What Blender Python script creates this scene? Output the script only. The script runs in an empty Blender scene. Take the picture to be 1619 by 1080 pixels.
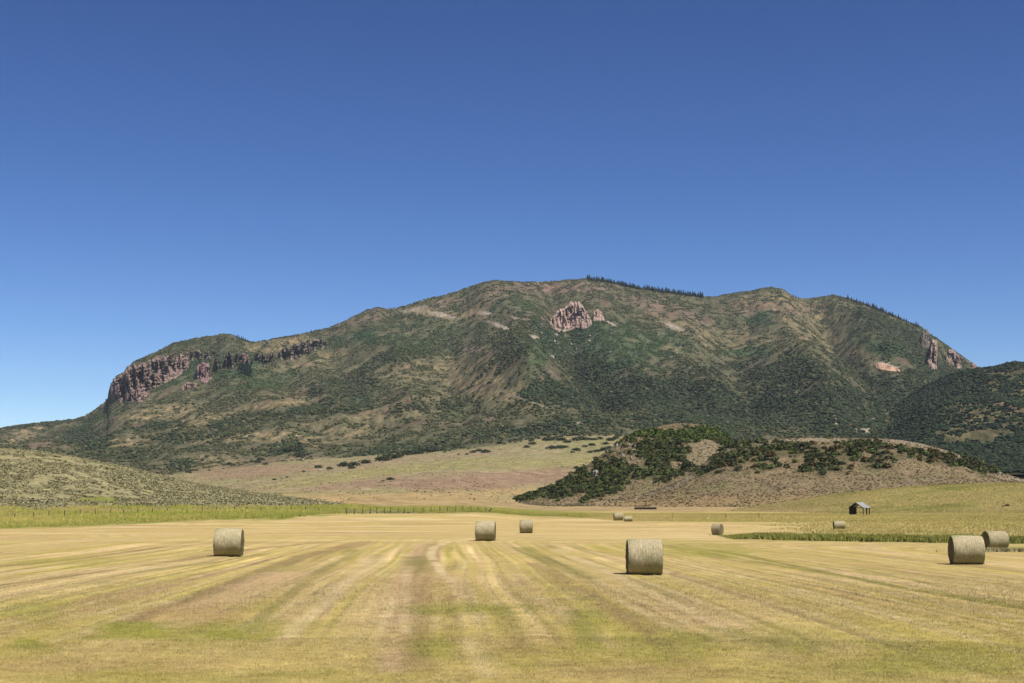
import bpy, math
import numpy as np
from mathutils import Vector

S = bpy.context.scene
COL = S.collection
R = math.radians

# ------------------------------------------------------------------ camera
W, H, F = 1619.0, 1080.0, 2248.6
PITCH = math.atan(263.0 / F)
CAMZ = 3.0
cd = bpy.data.cameras.new("camera"); cam = bpy.data.objects.new("camera", cd); COL.objects.link(cam)
cam.location = (0, 0, CAMZ); cam.rotation_euler = (math.pi / 2 + PITCH, 0, 0)
cd.sensor_width = 36.0; cd.lens = F / W * 36.0; cd.clip_start = 0.5; cd.clip_end = 60000
S.camera = cam

# ------------------------------------------------------------------ sky, sun, exposure
SUN_DIR = Vector((0.40, -0.42, 1.0)).normalized()          # towards the sun
sun_el = math.asin(SUN_DIR.z); sun_az = math.atan2(SUN_DIR.x, SUN_DIR.y)
wd = bpy.data.worlds.new("World"); S.world = wd; wd.use_nodes = True
nt = wd.node_tree; nt.nodes.clear()
sky = nt.nodes.new("ShaderNodeTexSky"); sky.sky_type = 'NISHITA'; sky.sun_disc = False
sky.sun_elevation = sun_el; sky.sun_rotation = sun_az
sky.altitude = 2200; sky.air_density = 1.0; sky.dust_density = 0.0; sky.ozone_density = 3.0
bal = nt.nodes.new("ShaderNodeMix"); bal.data_type = 'RGBA'; bal.blend_type = 'MULTIPLY'; bal.inputs[0].default_value = 1.0
bal.inputs[7].default_value = (1.0, 0.88, 0.95, 1)
bg = nt.nodes.new("ShaderNodeBackground"); bg.inputs[1].default_value = 0.062
wo = nt.nodes.new("ShaderNodeOutputWorld")
hs_ = nt.nodes.new("ShaderNodeHueSaturation"); hs_.inputs['Saturation'].default_value = 1.18; hs_.inputs['Value'].default_value = 1.0
nt.links.new(sky.outputs[0], bal.inputs[6]); nt.links.new(bal.outputs[2], hs_.inputs['Color']); gm = nt.nodes.new("ShaderNodeGamma"); gm.inputs[1].default_value = 1.5
tn = nt.nodes.new("ShaderNodeMix"); tn.data_type = 'RGBA'; tn.blend_type = 'MULTIPLY'; tn.inputs[0].default_value = 1.0; tn.inputs[7].default_value = (.58, .62, .515, 1)
nt.links.new(hs_.outputs[0], gm.inputs[0]); nt.links.new(gm.outputs[0], tn.inputs[6]); nt.links.new(tn.outputs[2], bg.inputs[0]); nt.links.new(bg.outputs[0], wo.inputs[0])
sd = bpy.data.lights.new("sun", 'SUN'); sd.energy = 4.9; sd.angle = R(0.53); sd.color = (1.0, 0.95, 0.87)
sun = bpy.data.objects.new("sun", sd); COL.objects.link(sun)
sun.rotation_euler = SUN_DIR.to_track_quat('Z', 'Y').to_euler(); sun.location = (0, 0, 300)
S.view_settings.view_transform = 'Standard'; S.view_settings.look = 'None'
S.view_settings.exposure = 0.62; S.view_settings.gamma = 1.0

HAZE = 0.000022
ALB = 0.62      # overall reflectance of land and plants
rng = np.random.default_rng(7)
CP, SP = math.cos(PITCH), math.sin(PITCH)

# ------------------------------------------------------------------ camera geometry (only used to place things where they stand)
def ray(px, py):
    """azimuth and tan(elevation) of a photo point"""
    x = (np.asarray(px, float) - W / 2) / F; y = (H / 2 - np.asarray(py, float)) / F
    fx = CP - y * SP; h = np.sqrt(x * x + fx * fx)
    return np.arctan2(x, fx), (SP + y * CP) / h
def project(x, y, z):
    z = z - CAMZ
    d = y * CP + z * SP; up = -y * SP + z * CP
    d = np.maximum(d, 1e-3)
    return W / 2 + F * x / d, H / 2 - F * up / d
def px_of(az, py):
    y = (H / 2 - py) / F
    return np.tan(az) * (CP - y * SP) * F + W / 2
def flat(px, py, z=0.0):
    az, te = ray(px, py); r = (z - CAMZ) / te
    return r * math.sin(az), r * math.cos(az)

# ------------------------------------------------------------------ noise
def perlin(x, y, seed=0):
    xi = np.floor(x).astype(np.int64); yi = np.floor(y).astype(np.int64)
    xf = x - xi; yf = y - yi
    def g(ix, iy):
        h = (ix * 374761393 + iy * 668265263 + seed * 1442695041) & 0xffffffff
        h = ((h ^ (h >> 13)) * 1274126177) & 0xffffffff
        a = ((h ^ (h >> 16)) & 0xffff) * (2 * math.pi / 65536)
        return np.cos(a), np.sin(a)
    u = xf * xf * xf * (xf * (xf * 6 - 15) + 10); v = yf * yf * yf * (yf * (yf * 6 - 15) + 10)
    def dot(ix, iy, dx, dy):
        a, b = g(ix, iy); return a * dx + b * dy
    n00 = dot(xi, yi, xf, yf); n10 = dot(xi + 1, yi, xf - 1, yf)
    n01 = dot(xi, yi + 1, xf, yf - 1); n11 = dot(xi + 1, yi + 1, xf - 1, yf - 1)
    return ((n00 * (1 - u) + n10 * u) * (1 - v) + (n01 * (1 - u) + n11 * u) * v) * 1.5
def fbm(x, y, octs=4, seed=0, gain=0.5, ridged=False):
    s = np.zeros(np.broadcast(x, y).shape); a = 1.0; t = 0.0
    for o in range(octs):
        n = perlin(x * 2 ** o + 17.3 * o, y * 2 ** o - 9.1 * o, seed + o)
        if ridged: n = 1 - 2 * np.abs(n)
        s += a * n; t += a; a *= gain
    return s / t
def sst(a, b, x):
    t = np.clip((x - a) / (b - a), 0, 1); return t * t * (3 - 2 * t)
def mix(a, b, t):
    return a * (1 - t) + b * t
def cmix(c, col, t):
    return c * (1 - t[..., None]) + np.asarray(col) * t[..., None]
def gauss_rows(A, s, axis):
    k = int(s * 3) + 1; w = np.exp(-0.5 * (np.arange(-k, k + 1) / s) ** 2); w /= w.sum()
    P = np.pad(A, [(k, k) if a == axis else (0, 0) for a in range(A.ndim)], mode='edge')
    out = np.zeros_like(A)
    for i, ww in enumerate(w):
        sl = [slice(None)] * A.ndim; sl[axis] = slice(i, i + A.shape[axis]); out += ww * P[tuple(sl)]
    return out
def blob(px, py, cx, cy, rx, ry, ang=0, soft=0.35, warp=None):
    a = R(ang); dx = px - cx; dy = py - cy
    u = (dx * math.cos(a) + dy * math.sin(a)) / rx; v = (-dx * math.sin(a) + dy * math.cos(a)) / ry
    d = np.sqrt(u * u + v * v)
    if warp is not None: d = d + warp
    return 1 - sst(1 - soft, 1 + soft, d)

# ------------------------------------------------------------------ materials
def material(name, rough=0.95, nscale=0, namp=0.25, nscale2=0, namp2=0.2, bump=0, bscale=1.0, col=None, spec=0.1, detail=4.0, up=0.0):
    m = bpy.data.materials.new(name); m.use_nodes = True; t = m.node_tree
    b = t.nodes["Principled BSDF"]; b.inputs['Roughness'].default_value = rough
    b.inputs['Specular IOR Level'].default_value = spec
    geo = t.nodes.new("ShaderNodeNewGeometry")
    if col is None:
        a = t.nodes.new("ShaderNodeAttribute"); a.attribute_name = "Col"; cur = a.outputs['Color']
    else:
        a = t.nodes.new("ShaderNodeRGB"); a.outputs[0].default_value = (*[q * ALB for q in col], 1); cur = a.outputs[0]
    for sc, am in ((nscale, namp), (nscale2, namp2)):
        if not sc: continue
        n = t.nodes.new("ShaderNodeTexNoise"); n.inputs['Scale'].default_value = sc; n.inputs['Detail'].default_value = detail
        n.inputs['Roughness'].default_value = 0.65
        t.links.new(geo.outputs['Position'], n.inputs['Vector'])
        mr = t.nodes.new("ShaderNodeMapRange"); mr.inputs[1].default_value = 0.3; mr.inputs[2].default_value = 0.7
        mr.inputs[3].default_value = 1 - am; mr.inputs[4].default_value = 1 + am
        t.links.new(n.outputs[0], mr.inputs[0])
        mx = t.nodes.new("ShaderNodeVectorMath"); mx.operation = 'SCALE'
        t.links.new(cur, mx.inputs[0]); t.links.new(mr.outputs[0], mx.inputs['Scale']); cur = mx.outputs[0]
    t.links.new(cur, b.inputs['Base Color'])
    if bump:
        n = t.nodes.new("ShaderNodeTexNoise"); n.inputs['Scale'].default_value = bscale; n.inputs['Detail'].default_value = 5
        t.links.new(geo.outputs['Position'], n.inputs['Vector'])
        bp = t.nodes.new("ShaderNodeBump"); bp.inputs['Strength'].default_value = 1.0; bp.inputs['Distance'].default_value = bump
        t.links.new(n.outputs[0], bp.inputs['Height']); t.links.new(bp.outputs[0], b.inputs['Normal'])
    if up:      # thin blades scatter light from both sides: soften their facing
        v = t.nodes.new("ShaderNodeVectorMath"); v.operation = 'SCALE'; v.inputs['Scale'].default_value = 1 - up; t.links.new(geo.outputs['Normal'], v.inputs[0])
        w = t.nodes.new("ShaderNodeVectorMath"); w.operation = 'ADD'; w.inputs[1].default_value = (0, 0, up); t.links.new(v.outputs[0], w.inputs[0])
        u = t.nodes.new("ShaderNodeVectorMath"); u.operation = 'NORMALIZE'; t.links.new(w.outputs[0], u.inputs[0]); t.links.new(u.outputs[0], b.inputs['Normal'])
    return m

# ------------------------------------------------------------------ mesh helpers
def link(name, me, mat, parent=None):
    o = bpy.data.objects.new(name, me); COL.objects.link(o)
    if mat: me.materials.append(mat)
    if parent: o.parent = parent
    return o
def np_mesh(name, V, Fc, C=None, smooth=False):
    """V (n,3); Fc (m,k) equal-sided faces; C (n,3) colours"""
    me = bpy.data.meshes.new(name); V = np.ascontiguousarray(V, dtype=np.float32); Fc = np.ascontiguousarray(Fc, dtype=np.int32)
    n, m, k = len(V), len(Fc), Fc.shape[1]
    me.vertices.add(n); me.vertices.foreach_set("co", V.ravel())
    me.loops.add(m * k); me.loops.foreach_set("vertex_index", Fc.ravel())
    me.polygons.add(m); me.polygons.foreach_set("loop_start", np.arange(0, m * k, k, dtype=np.int32))
    me.polygons.foreach_set("loop_total", np.full(m, k, dtype=np.int32))
    me.polygons.foreach_set("use_smooth", np.full(m, smooth))
    me.update(calc_edges=True)
    if C is not None:
        at = me.color_attributes.new("Col", 'FLOAT_COLOR', 'POINT')
        C4 = np.ones((n, 4), dtype=np.float32); C4[:, :3] = np.clip(C * ALB, 0, 1); at.data.foreach_set("color", C4.ravel())
    return me
def tag(o, label=None, cat=None, group=None, kind=None):
    if label: o["label"] = label
    if cat: o["category"] = cat
    if group: o["group"] = group
    if kind: o["kind"] = kind
    return o
def empty(name, loc, rz=0):
    o = bpy.data.objects.new(name, None); COL.objects.link(o); o.location = loc; o.rotation_euler = (0, 0, rz); o.empty_display_size = 0.3
    return o

class Patch:
    """heightfield on a polar grid about the road side"""
    def __init__(s, az, rs): s.az = az; s.rs = rs; s.A, s.Rr = np.meshgrid(az, rs, indexing='ij'); s.X = s.Rr * np.sin(s.A); s.Y = s.Rr * np.cos(s.A)
    def set(s, Z): s.Z = Z; s.te = (Z - CAMZ) / s.Rr; s.cm = np.maximum.accumulate(s.te, axis=1)
    def build(s, name, C, mat):
        na, nr = s.A.shape; idx = np.arange(na * nr).reshape(na, nr)
        q = np.stack([idx[:-1, :-1], idx[1:, :-1], idx[1:, 1:], idx[:-1, 1:]], -1).reshape(-1, 4)
        V = np.stack([s.X, s.Y, s.Z], -1).reshape(-1, 3)
        me = np_mesh(name, V, q, C.reshape(-1, 3), True)
        return tag(link(name, me, mat), kind='structure')
    def height(s, x, y):
        a = np.arctan2(x, y); r = np.hypot(x, y)
        i = np.interp(a, s.az, np.arange(len(s.az))); j = np.interp(r, s.rs, np.arange(len(s.rs)))
        i0 = np.clip(i.astype(int), 0, len(s.az) - 2); j0 = np.clip(j.astype(int), 0, len(s.rs) - 2); u = i - i0; v = j - j0
        Z = s.Z
        z = (Z[i0, j0] * (1 - v) + Z[i0, j0 + 1] * v) * (1 - u) + (Z[i0 + 1, j0] * (1 - v) + Z[i0 + 1, j0 + 1] * v) * u
        out = (a < s.az[0]) | (a > s.az[-1]) | (r < s.rs[0]) | (r > s.rs[-1])
        return np.where(out, -1e3, z)
    def hit(s, px, py):
        """where a ray through a photo point meets the surface: r (nan if it misses)"""
        px = np.atleast_1d(px).astype(float); py = np.atleast_1d(py).astype(float)
        a, te = ray(px, py); out = np.full(len(px), np.nan)
        ii = np.clip(np.rint(np.interp(a, s.az, np.arange(len(s.az)))).astype(int), 0, len(s.az) - 1)
        for k in range(len(px)):
            c = s.cm[ii[k]]; j = np.searchsorted(c, te[k])
            if j >= len(c): continue
            if j == 0: out[k] = s.rs[0]; continue
            f = (te[k] - c[j - 1]) / max(c[j] - c[j - 1], 1e-9); out[k] = s.rs[j - 1] + f * (s.rs[j] - s.rs[j - 1])
        return a, out
    def point(s, px, py):
        a, r = s.hit(px, py); r = np.where(np.isnan(r), s.rs[-1], r)
        x = r * np.sin(a); y = r * np.cos(a); return x, y, s.height(x, y)

def table_te(A, Rr, cols, rows, vals):
    """surface given by how high it stands (photo y) at distances rows for photo columns cols; vals[row][col]"""
    cols = np.array(cols, float); rows = np.array(rows, float); vals = np.array(vals, float)
    py = np.full(A.shape, 780.0)
    for _ in range(4):
        px = px_of(A, py)
        vr = np.stack([np.interp(px, cols, v) for v in vals], 0)
        j = np.interp(Rr, rows, np.arange(len(rows))); j0 = np.clip(j.astype(int), 0, len(rows) - 2); f = j - j0
        I, J = np.indices(A.shape)
        py = vr[j0, I, J] * (1 - f) + vr[j0 + 1, I, J] * f
    x = (px - W / 2) / F; yy = (H / 2 - py) / F
    return (SP + yy * CP) / np.sqrt(x * x + (CP - yy * SP) ** 2), px, py

def azs(p0, p1, n): return np.linspace(float(ray(p0, 803)[0]), float(ray(p1, 803)[0]), n)
def lump(z, a): return z

# ================================================================== GROUND
def ground_z(x, y):
    r = np.hypot(x, y)
    base = np.interp(r, [0, 230, 330, 450, 600, 800, 1000, 2000, 20000], [0, 0, .45, 1.2, 2.4, 3.6, 4.6, 6, 6])
    und = 0.5 * fbm(x / 70, y / 70, 2, 5) * sst(210, 420, r)
    z = base + und + 1.5 * sst(215, 325, r) * (1 - sst(-2.0, 1.5, np.degrees(np.arctan2(x, y)))) * (1 - sst(600, 900, r))
    z = z + 0.035 * fbm(x / 2.2, y / 2.2, 3, 6) * (1 - sst(200, 300, r))
    s = row_coord(x, y)
    z = z + 0.04 * np.exp(-((s - 23.1) / .35) ** 2) * (r < 130) - 0.03 * sst(0.1, 0.5, perlin(s * 0.9, y * 0.01, 31)) * (r < 200)
    # shallow ditch bank behind the strip on the right
    return z
def row_coord(x, y):
    xr = x + 0.049 * y + 6
    xr = xr + 1.3 * fbm(x / 40, y / 60, 2, 11)
    xr = np.where(x < -4, xr + 0.0009 * (x + 4) * np.abs(y - 60) * 0.6, xr)
    yr = 152 - y + 2.5 * fbm(x / 50, y / 90, 2, 13)
    k = 0.22
    m = np.minimum(xr, yr)
    return m - np.log(np.exp(-k * (xr - m)) + np.exp(-k * (yr - m))) / k
BX = [-400, 0, 150, 350, 440, 540, 700, 870, 1000, 1150, 1200, 1330, 1619, 2200]
BY = [840, 836, 833, 829, 829, 825, 824, 821, 826, 827, 827, 828, 834, 842]
def mown_mask(px, py, jit=0):
    b = np.interp(px, BX, BY); return sst(-1.0, 1.0, py - b + jit)
def ditch_line(px): return np.interp(px, [1130, 1160, 1260, 1400, 1619, 2200], [846, 850, 852, 854.5, 857, 866])
OLV, TRB, LGT, PNK = (.22, .20, .05), (.29, .20, .088), (.66, .51, .27), (.54, .37, .20)
TRACKS = [([(1050, 862), (1150, 880), (1300, 905), (1450, 935), (1619, 963), (1760, 986)], .30, OLV, .85), ([(1120, 868), (1240, 891), (1345, 912)], .28, OLV, .75), ([(1360, 900), (1480, 925), (1619, 952)], .22, OLV, .5),
          ([(-60, 932), (0, 925), (190, 900), (400, 868), (560, 852)], .32, TRB, .75), ([(-20, 898), (120, 884), (250, 866), (330, 860)], .3, TRB, .6), ([(150, 915), (300, 893), (420, 876)], .25, OLV, .5),
          ([(200, 985), (310, 945), (400, 910), (480, 880), (580, 856)], .55, TRB, .8), ([(300, 965), (400, 925), (480, 895)], 1.0, PNK, .6),
          ([(614, 1060), (626, 1000), (636, 940), (652, 880), (672, 858)], .42, PNK, .8), ([(662, 1060), (664, 990), (668, 930), (672, 890), (690, 860)], .5, TRB, .55), ([(655, 905), (660, 880)], .6, OLV, .6),
          ([(735, 945), (700, 905), (681, 880), (684, 866), (710, 856), (770, 850)], .22, LGT, .85), ([(640, 1000), (645, 900)], .2, LGT, .5), ([(450, 1010), (520, 950), (590, 880)], .3, LGT, .6), ([(390, 1000), (470, 930), (560, 868)], .3, OLV, .5),
          ([(826, 866), (868, 888), (935, 915)], .5, OLV, .6), ([(880, 868), (960, 905), (1060, 950), (1180, 1010)], .3, LGT, .5), ([(840, 890), (920, 930), (1010, 990), (1080, 1050)], .35, TRB, .5), ([(1060, 905), (1200, 950), (1380, 1010), (1500, 1060)], .3, TRB, .5),
          ([(790, 960), (830, 1030)], .5, OLV, .45), ([(900, 965), (935, 1010)], .45, OLV, .6), ([(1130, 990), (1280, 1030)], .5, OLV, .45), ([(0, 1000), (120, 975), (260, 950)], .3, LGT, .4), ([(740, 1010), (770, 1070)], .3, LGT, .4), ([(1240, 930), (1420, 975), (1619, 1030)], .3, LGT, .5)]
def field_color(x, y):
    r = np.hypot(x, y)
    px, py = project(x, y, 0 * x)
    s = row_coord(x, y)
    TAN = np.array([.525, .395, .145]); PINK = np.array([.60, .435, .205]); YEL = np.array([.465, .37, .092]); GRN = np.array([.32, .285, .048]); BRN = np.array([.39, .255, .11])
    lo = fbm(x / 9, y / 16, 4, 21)
    near = 1 - sst(26, 62, r)
    c = np.zeros(x.shape + (3,)) + TAN
    c = cmix(c, YEL, np.clip(0.20 + 0.35 * near + .75 * lo, 0, 1) * (1 - 0.45 * sst(90, 160, r)))
    st1 = perlin(s * 0.42, y * 0.006 + 3, 22); st2 = perlin(s * 1.05, y * 0.012, 23); st3 = perlin(s * 2.6, y * 0.03, 24)
    s = s + .07 * fbm(x / 4, y / 9, 3, 20) + .05 * perlin(x / .7, y / 1.2, 19)
    st1 = perlin(s * 0.42, y * 0.006 + 3, 22); st2 = perlin(s * 1.05, y * 0.012, 23); st3 = perlin(s * 2.6, y * 0.03, 24)
    amp = sst(25, 40, r) * (0.45 + 0.75 * sst(-.25, 0.35, fbm(x / 11, y / 16, 3, 25)))
    c = cmix(c, PINK * 1.05, amp * np.clip(sst(0.0, 0.45, st1) * 0.75 + sst(.1, .4, st2) * .5, 0, .9))
    c = cmix(c, GRN * 1.15, amp * sst(0.08, 0.5, -st2 + 0.15 * lo) * 0.55)
    c = c * (1 + amp * 0.16 * st3 * 2)[..., None]
    tone = 1 + 0.22 * perlin(s * 0.8, y * 0.004 + 9, 26) * amp
    c = c * tone[..., None]
    c = cmix(c, BRN, amp * 0.5 * sst(0.35, 0.6, perlin(s * 0.55 + 8, y * 0.01, 27)))
    # narrow lines left by the mower and rake
    brk = perlin(x / 1.1, y / 2.6, 49) + .6 * perlin(x / .4, y / .9, 50)
    for (per, wl, al, sd_) in ((2.35, .07, .34, 0), (1.31, .10, .26, 50), (.62, .18, .20, 90), (.33, .25, .14, 130)):
        w_ = s / per + .17 * sd_; q0 = np.round(w_); fr_ = w_ - q0
        pr = sst(24, 46, r) * sst(-.35, .25, perlin(q0 * 7.3 + sd_, y * 0.05, 48 + sd_)) * (.55 + .9 * sst(-.3, .4, brk)) * (1 - .55 * sst(75, 130, r)) * (1 if per > 1 else 1 - sst(60, 95, r))
        off = .22 * np.sign(perlin(q0 * 3.1, q0 * 0, 60 + sd_))
        c = cmix(c, LGT, 1.6 * al * pr * np.exp(-(fr_ / wl) ** 2)) * (1 - .85 * al * pr * np.exp(-((fr_ - off) / (wl * .85)) ** 2))[..., None]
    jw = .3 * fbm(x / 3, y / 6, 3, 56)
    for (pl, w_s, col_, am_) in TRACKS:
        d_ = np.full(x.shape, 1e3)
        P_ = [flat(*q) for q in pl]
        for (ax, ay), (bx, by) in zip(P_[:-1], P_[1:]):
            t_ = np.clip(((x - ax) * (bx - ax) + (y - ay) * (by - ay)) / ((bx - ax) ** 2 + (by - ay) ** 2), 0, 1)
            d_ = np.minimum(d_, np.hypot(x - ax - t_ * (bx - ax), y - ay - t_ * (by - ay)))
        wv_ = w_s * (1 + 0 * x) * np.clip(r / 60, .7, 2.0)
        q_ = np.exp(-((d_ + jw * w_s + .12 * brk * w_s) / wv_) ** 4) * sst(-.75, .0, fbm(x / 5, y / 11, 3, int(pl[0][0])) + .25 * brk)
        c = cmix(c, col_, am_ * q_)
    # green wheel tracks
    for s0, w, a0 in ((23.1, .22, .75), (25.3, .25, .5), (21.0, .15, .3)):
        tr = np.exp(-((s - s0 + .15 * perlin(x / 3, y / 3, 28)) / w) ** 2) * sst(-.45, .05, fbm(x / 6, y / 8, 2, 29)) * sst(36, 44, r)
        c = cmix(c, GRN * 0.75, a0 * tr)
    # grassy patches
    wp = 0.8 * fbm(x / 1.5, y / 2.2, 3, 33)
    for (cx, cy, rx, ry, am) in ((205, 997, 62, 14, .8), (330, 1000, 100, 22, .5), (365, 1005, 40, 9, .6), (45, 1018, 30, 8, .7), (60, 965, 60, 18, .4), (730, 962, 95, 10, .65), (680, 1020, 40, 18, .55), (1240, 1010, 140, 22, .4), (1060, 1020, 100, 26, .35), (1500, 1040, 150, 26, .4), (880, 1040, 110, 18, .3), (1130, 873, 70, 8, .5), (1100, 862, 60, 5, .5), (930, 990, 26, 34, .45), (300, 1070, 260, 10, .35), (1400, 1060, 260, 20, .3), (420, 985, 20, 30, .3), (460, 899, 40, 5, .4), (100, 888, 90, 7, .35)):
        c = cmix(c, np.array([.27, .27, .035]), am * blob(px, py, cx, cy, rx, ry, 0, .5, wp))
    for (cx, cy, rx, ry, am) in ((310, 970, 85, 13, .55), (150, 1052, 200, 12, .4), (820, 1020, 60, 20, .3), (690, 930, 70, 25, .35), (1000, 1060, 160, 14, .35)):
        c = cmix(c, BRN * 1.1, am * blob(px, py, cx, cy, rx, ry, 0, .5, wp))
    # near band: fine cross litter
    n1 = fbm(x / 1.4, y / 0.7, 4, 34); n2 = fbm(x / .35, y / .35, 2, 35)
    c = c * (1 + near * (0.28 * n1) + 0.25 * n2 * (1 - sst(40, 90, r)) + .22 * fbm(x / 1.6, y / 3.2, 4, 37))[..., None]
    c = cmix(c, GRN, near * sst(.05, .5, fbm(x / 2.0, y / 3.5, 4, 36)) * .4)
    # far stripes parallel to the far edge are finer and paler
    far = sst(95, 150, r)
    c = cmix(c, PINK * 1.08, far * .45)
    c = cmix(c, YEL, far * sst(0.05, .4, perlin(x / 60, y / 6, 38)) * .5)
    hs1 = perlin(x / 38, y / 4.2, 46) + .5 * perlin(x / 12, y / 2.4, 47)
    c = c * (1 + far * .20 * hs1)[..., None]
    c = cmix(c, BRN * 1.15, far * sst(.25, .7, -hs1) * .45)
    c = cmix(c, np.array([.72, .58, .33]), far * sst(.35, .8, hs1) * .5)
    # ---- unmown meadow
    un = 1 - mown_mask(px, py, 1.2 * perlin(x / 5, y / 8, 39))
    g = np.zeros_like(c) + np.array([.53, .42, .135])
    st = perlin(x / 45, y / 14, 41) + .5 * perlin(x / 14, y / 7, 42)
    g = cmix(g, [.30, .28, .06], sst(.05, .5, st) * .8)
    g = cmix(g, [.50, .36, .15], sst(.0, .5, -st) * .8)
    left = 1 - sst(820, 1000, px)
    g = cmix(g, [.21, .235, .035], left * sst(808, 818, py) * .9)
    g = cmix(g, [.55, .40, .17], (1 - sst(805, 811, py)) * sst(760, 860, px) * .85 * (1 - sst(1150, 1300, px)))
    right = sst(1000, 1150, px)
    g = cmix(g, [.42, .36, .08], right * .4 * sst(-.3, .3, perlin(x / 30, y / 8, 44)))
    c = c * (1 - un[..., None]) + g * un[..., None]
    # rough meadow behind the ditch on the right
    dl = ditch_line(px)
    beh = sst(1130, 1290, px) * (1 - sst(-8, -1, py - dl)) * sst(-.3, .5, fbm(x / 18, y / 7, 3, 45) + sst(1250, 1400, px) * .9)
    c = cmix(c, [.48, .40, .11], beh * .6)
    dd = np.exp(-((py - dl) / 3.0) ** 2) * sst(1130, 1170, px)
    c = cmix(c, [.14, .16, .03], dd * .8)
    c = cmix(c, [.30, .31, .06], sst(1570, 1600, px) * np.exp(-((py - 867) / 4.) ** 2) * .8)
    return np.clip(c, 0.01, 1)

az_in = azs(-160, 1980, 1300)
az = np.concatenate([np.linspace(-math.pi, az_in[0] - .02, 40), az_in, np.linspace(az_in[-1] + .02, math.pi, 40)])
rs = np.concatenate([[0.2, 3, 7, 12, 16], 1 / np.linspace(1 / 20., 1 / 420., 640), np.geomspace(430, 9000, 60)])
ground = Patch(az, rs)
ground.set(ground_z(ground.X, ground.Y))
m_field = material("mown_hay", nscale=7, namp=.22, nscale2=38, namp2=.25, bump=.03, bscale=22)
ground.build("ground", field_color(ground.X, ground.Y), m_field)

# ================================================================== MOUNTAIN
PROF = [(-500, 715), (-300, 702), (-100, 690), (0, 677), (30, 673), (60, 669), (90, 666), (115, 664), (132, 659), (150, 648), (166, 636), (171, 628), (173, 614), (178, 602), (186, 594), (197, 588), (201, 581), (213, 571), (240, 560), (258, 551), (273, 543), (303, 536), (333, 531), (353, 528), (367, 529), (377, 534), (397, 541), (420, 538), (453, 532), (483, 527), (520, 518), (540, 510), (565, 497), (580, 490), (597, 486), (612, 489), (622, 488), (650, 481), (675, 472), (700, 468), (735, 456), (760, 448), (783, 443), (800, 445), (830, 446), (870, 445), (900, 442), (925, 441), (955, 444), (1000, 454), (1050, 461), (1105, 468), (1130, 470), (1150, 465), (1180, 461), (1200, 457), (1222, 454), (1238, 458), (1258, 470), (1270, 472), (1290, 470), (1305, 469), (1318, 466), (1332, 470), (1350, 475), (1375, 484), (1410, 498), (1440, 511), (1455, 517), (1467, 527), (1480, 535), (1497, 547), (1510, 556), (1528, 568), (1543, 578), (1560, 588), (1619, 622), (1750, 680), (1900, 715)]
PX = np.array([p[0] for p in PROF], float); PY = np.array([p[1] for p in PROF], float)
cols = np.linspace(-500, 1900, 121)
ridge = np.interp(cols, PX, PY); rsm = gauss_rows(ridge, 1.2, 0)
hgt = 803 - rsm
def foot(px): return np.interp(px, [-500, 0, 250, 330, 450, 560, 700, 850, 980, 1100, 1250, 1400, 1619, 1900], [770, 740, 750, 742, 728, 722, 712, 693, 687, 700, 706, 712, 722, 730])
ft = foot(cols)
lw = (803 - ft)
R_ROWS = [420, 470, 600, 900, 1300, 1750, 2200, 2700, 3200, 3600, 3900, 4500, 6500]
fr = lambda t: np.maximum(hgt - lw, 12) * t + lw
tbl = [803 - x for x in (0 * hgt - 26, 0 * hgt - 8, lw * .01, lw * np.interp(cols, [720, 860], [.42, .05]), lw * np.interp(cols, [720, 860], [.78, .62]), lw * 1.0, fr(.24), fr(.50), fr(.76), fr(1.0), fr(.97), hgt * .7, hgt * .2)]
mt = Patch(azs(-220, 1860, 1500), np.concatenate([np.linspace(420, 1750, 170), np.linspace(1753, 3750, 560), np.linspace(3770, 6500, 30)]))
te, mpx, mpy = table_te(mt.A, mt.Rr, cols, R_ROWS, tbl)
te = gauss_rows(te, 9, 1)
Z = CAMZ + te * mt.Rr
X, Y, RR = mt.X, mt.Y, mt.Rr
t_up = sst(1700, 3600, RR)
# spurs running down the face (photo column at ridge -> at foot)
def spur(top, bot, wid, amp, r0=1750, r1=3600):
    f = np.clip((RR - r0) / (r1 - r0), 0, 1); c = mix(bot, top, f) + 14 * perlin(f * 5, 0 * f, 51)
    return amp * np.exp(-np.abs((mpx - c) / wid) ** 1.5) * sst(r0 - 50, r0 + 500, RR) * (1 - .6 * sst(3300, 3650, RR))
rel = spur(785, 850, 55, 75) + spur(1225, 1330, 50, 60) + spur(600, 660, 40, 38) + spur(350, 470, 50, 32) + spur(1320, 1480, 40, 40, 2400) + spur(920, 945, 45, 28, 2600) + spur(1060, 1150, 35, 30) + spur(450, 560, 30, 26)
rel -= spur(860, 980, 40, 60) + spur(1150, 1190, 40, 35) + spur(1275, 1400, 26, 45, 2300) + spur(690, 740, 30, 22)
wx = X + 90 * fbm(X / 500, Y / 500, 2, 61); wy = Y + 90 * fbm(X / 500, Y / 500, 2, 62)
big = fbm(wx / 420, wy / 620, 3, 63, ridged=True); med = fbm(wx / 130, wy / 200, 4, 64, ridged=True); fin = fbm(X / 32, Y / 32, 4, 65)
mface = sst(1650, 2300, RR)
Z += rel * .8 * mface + mface * (34 * (big - .3) + 7 * (med - .3) + 3.2 * fin) + (1 - mface) * (3.0 * fbm(X / 150, Y / 150, 3, 66) + .5 * fbm(X / 18, Y / 18, 3, 67)) * sst(500, 900, RR)
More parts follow.
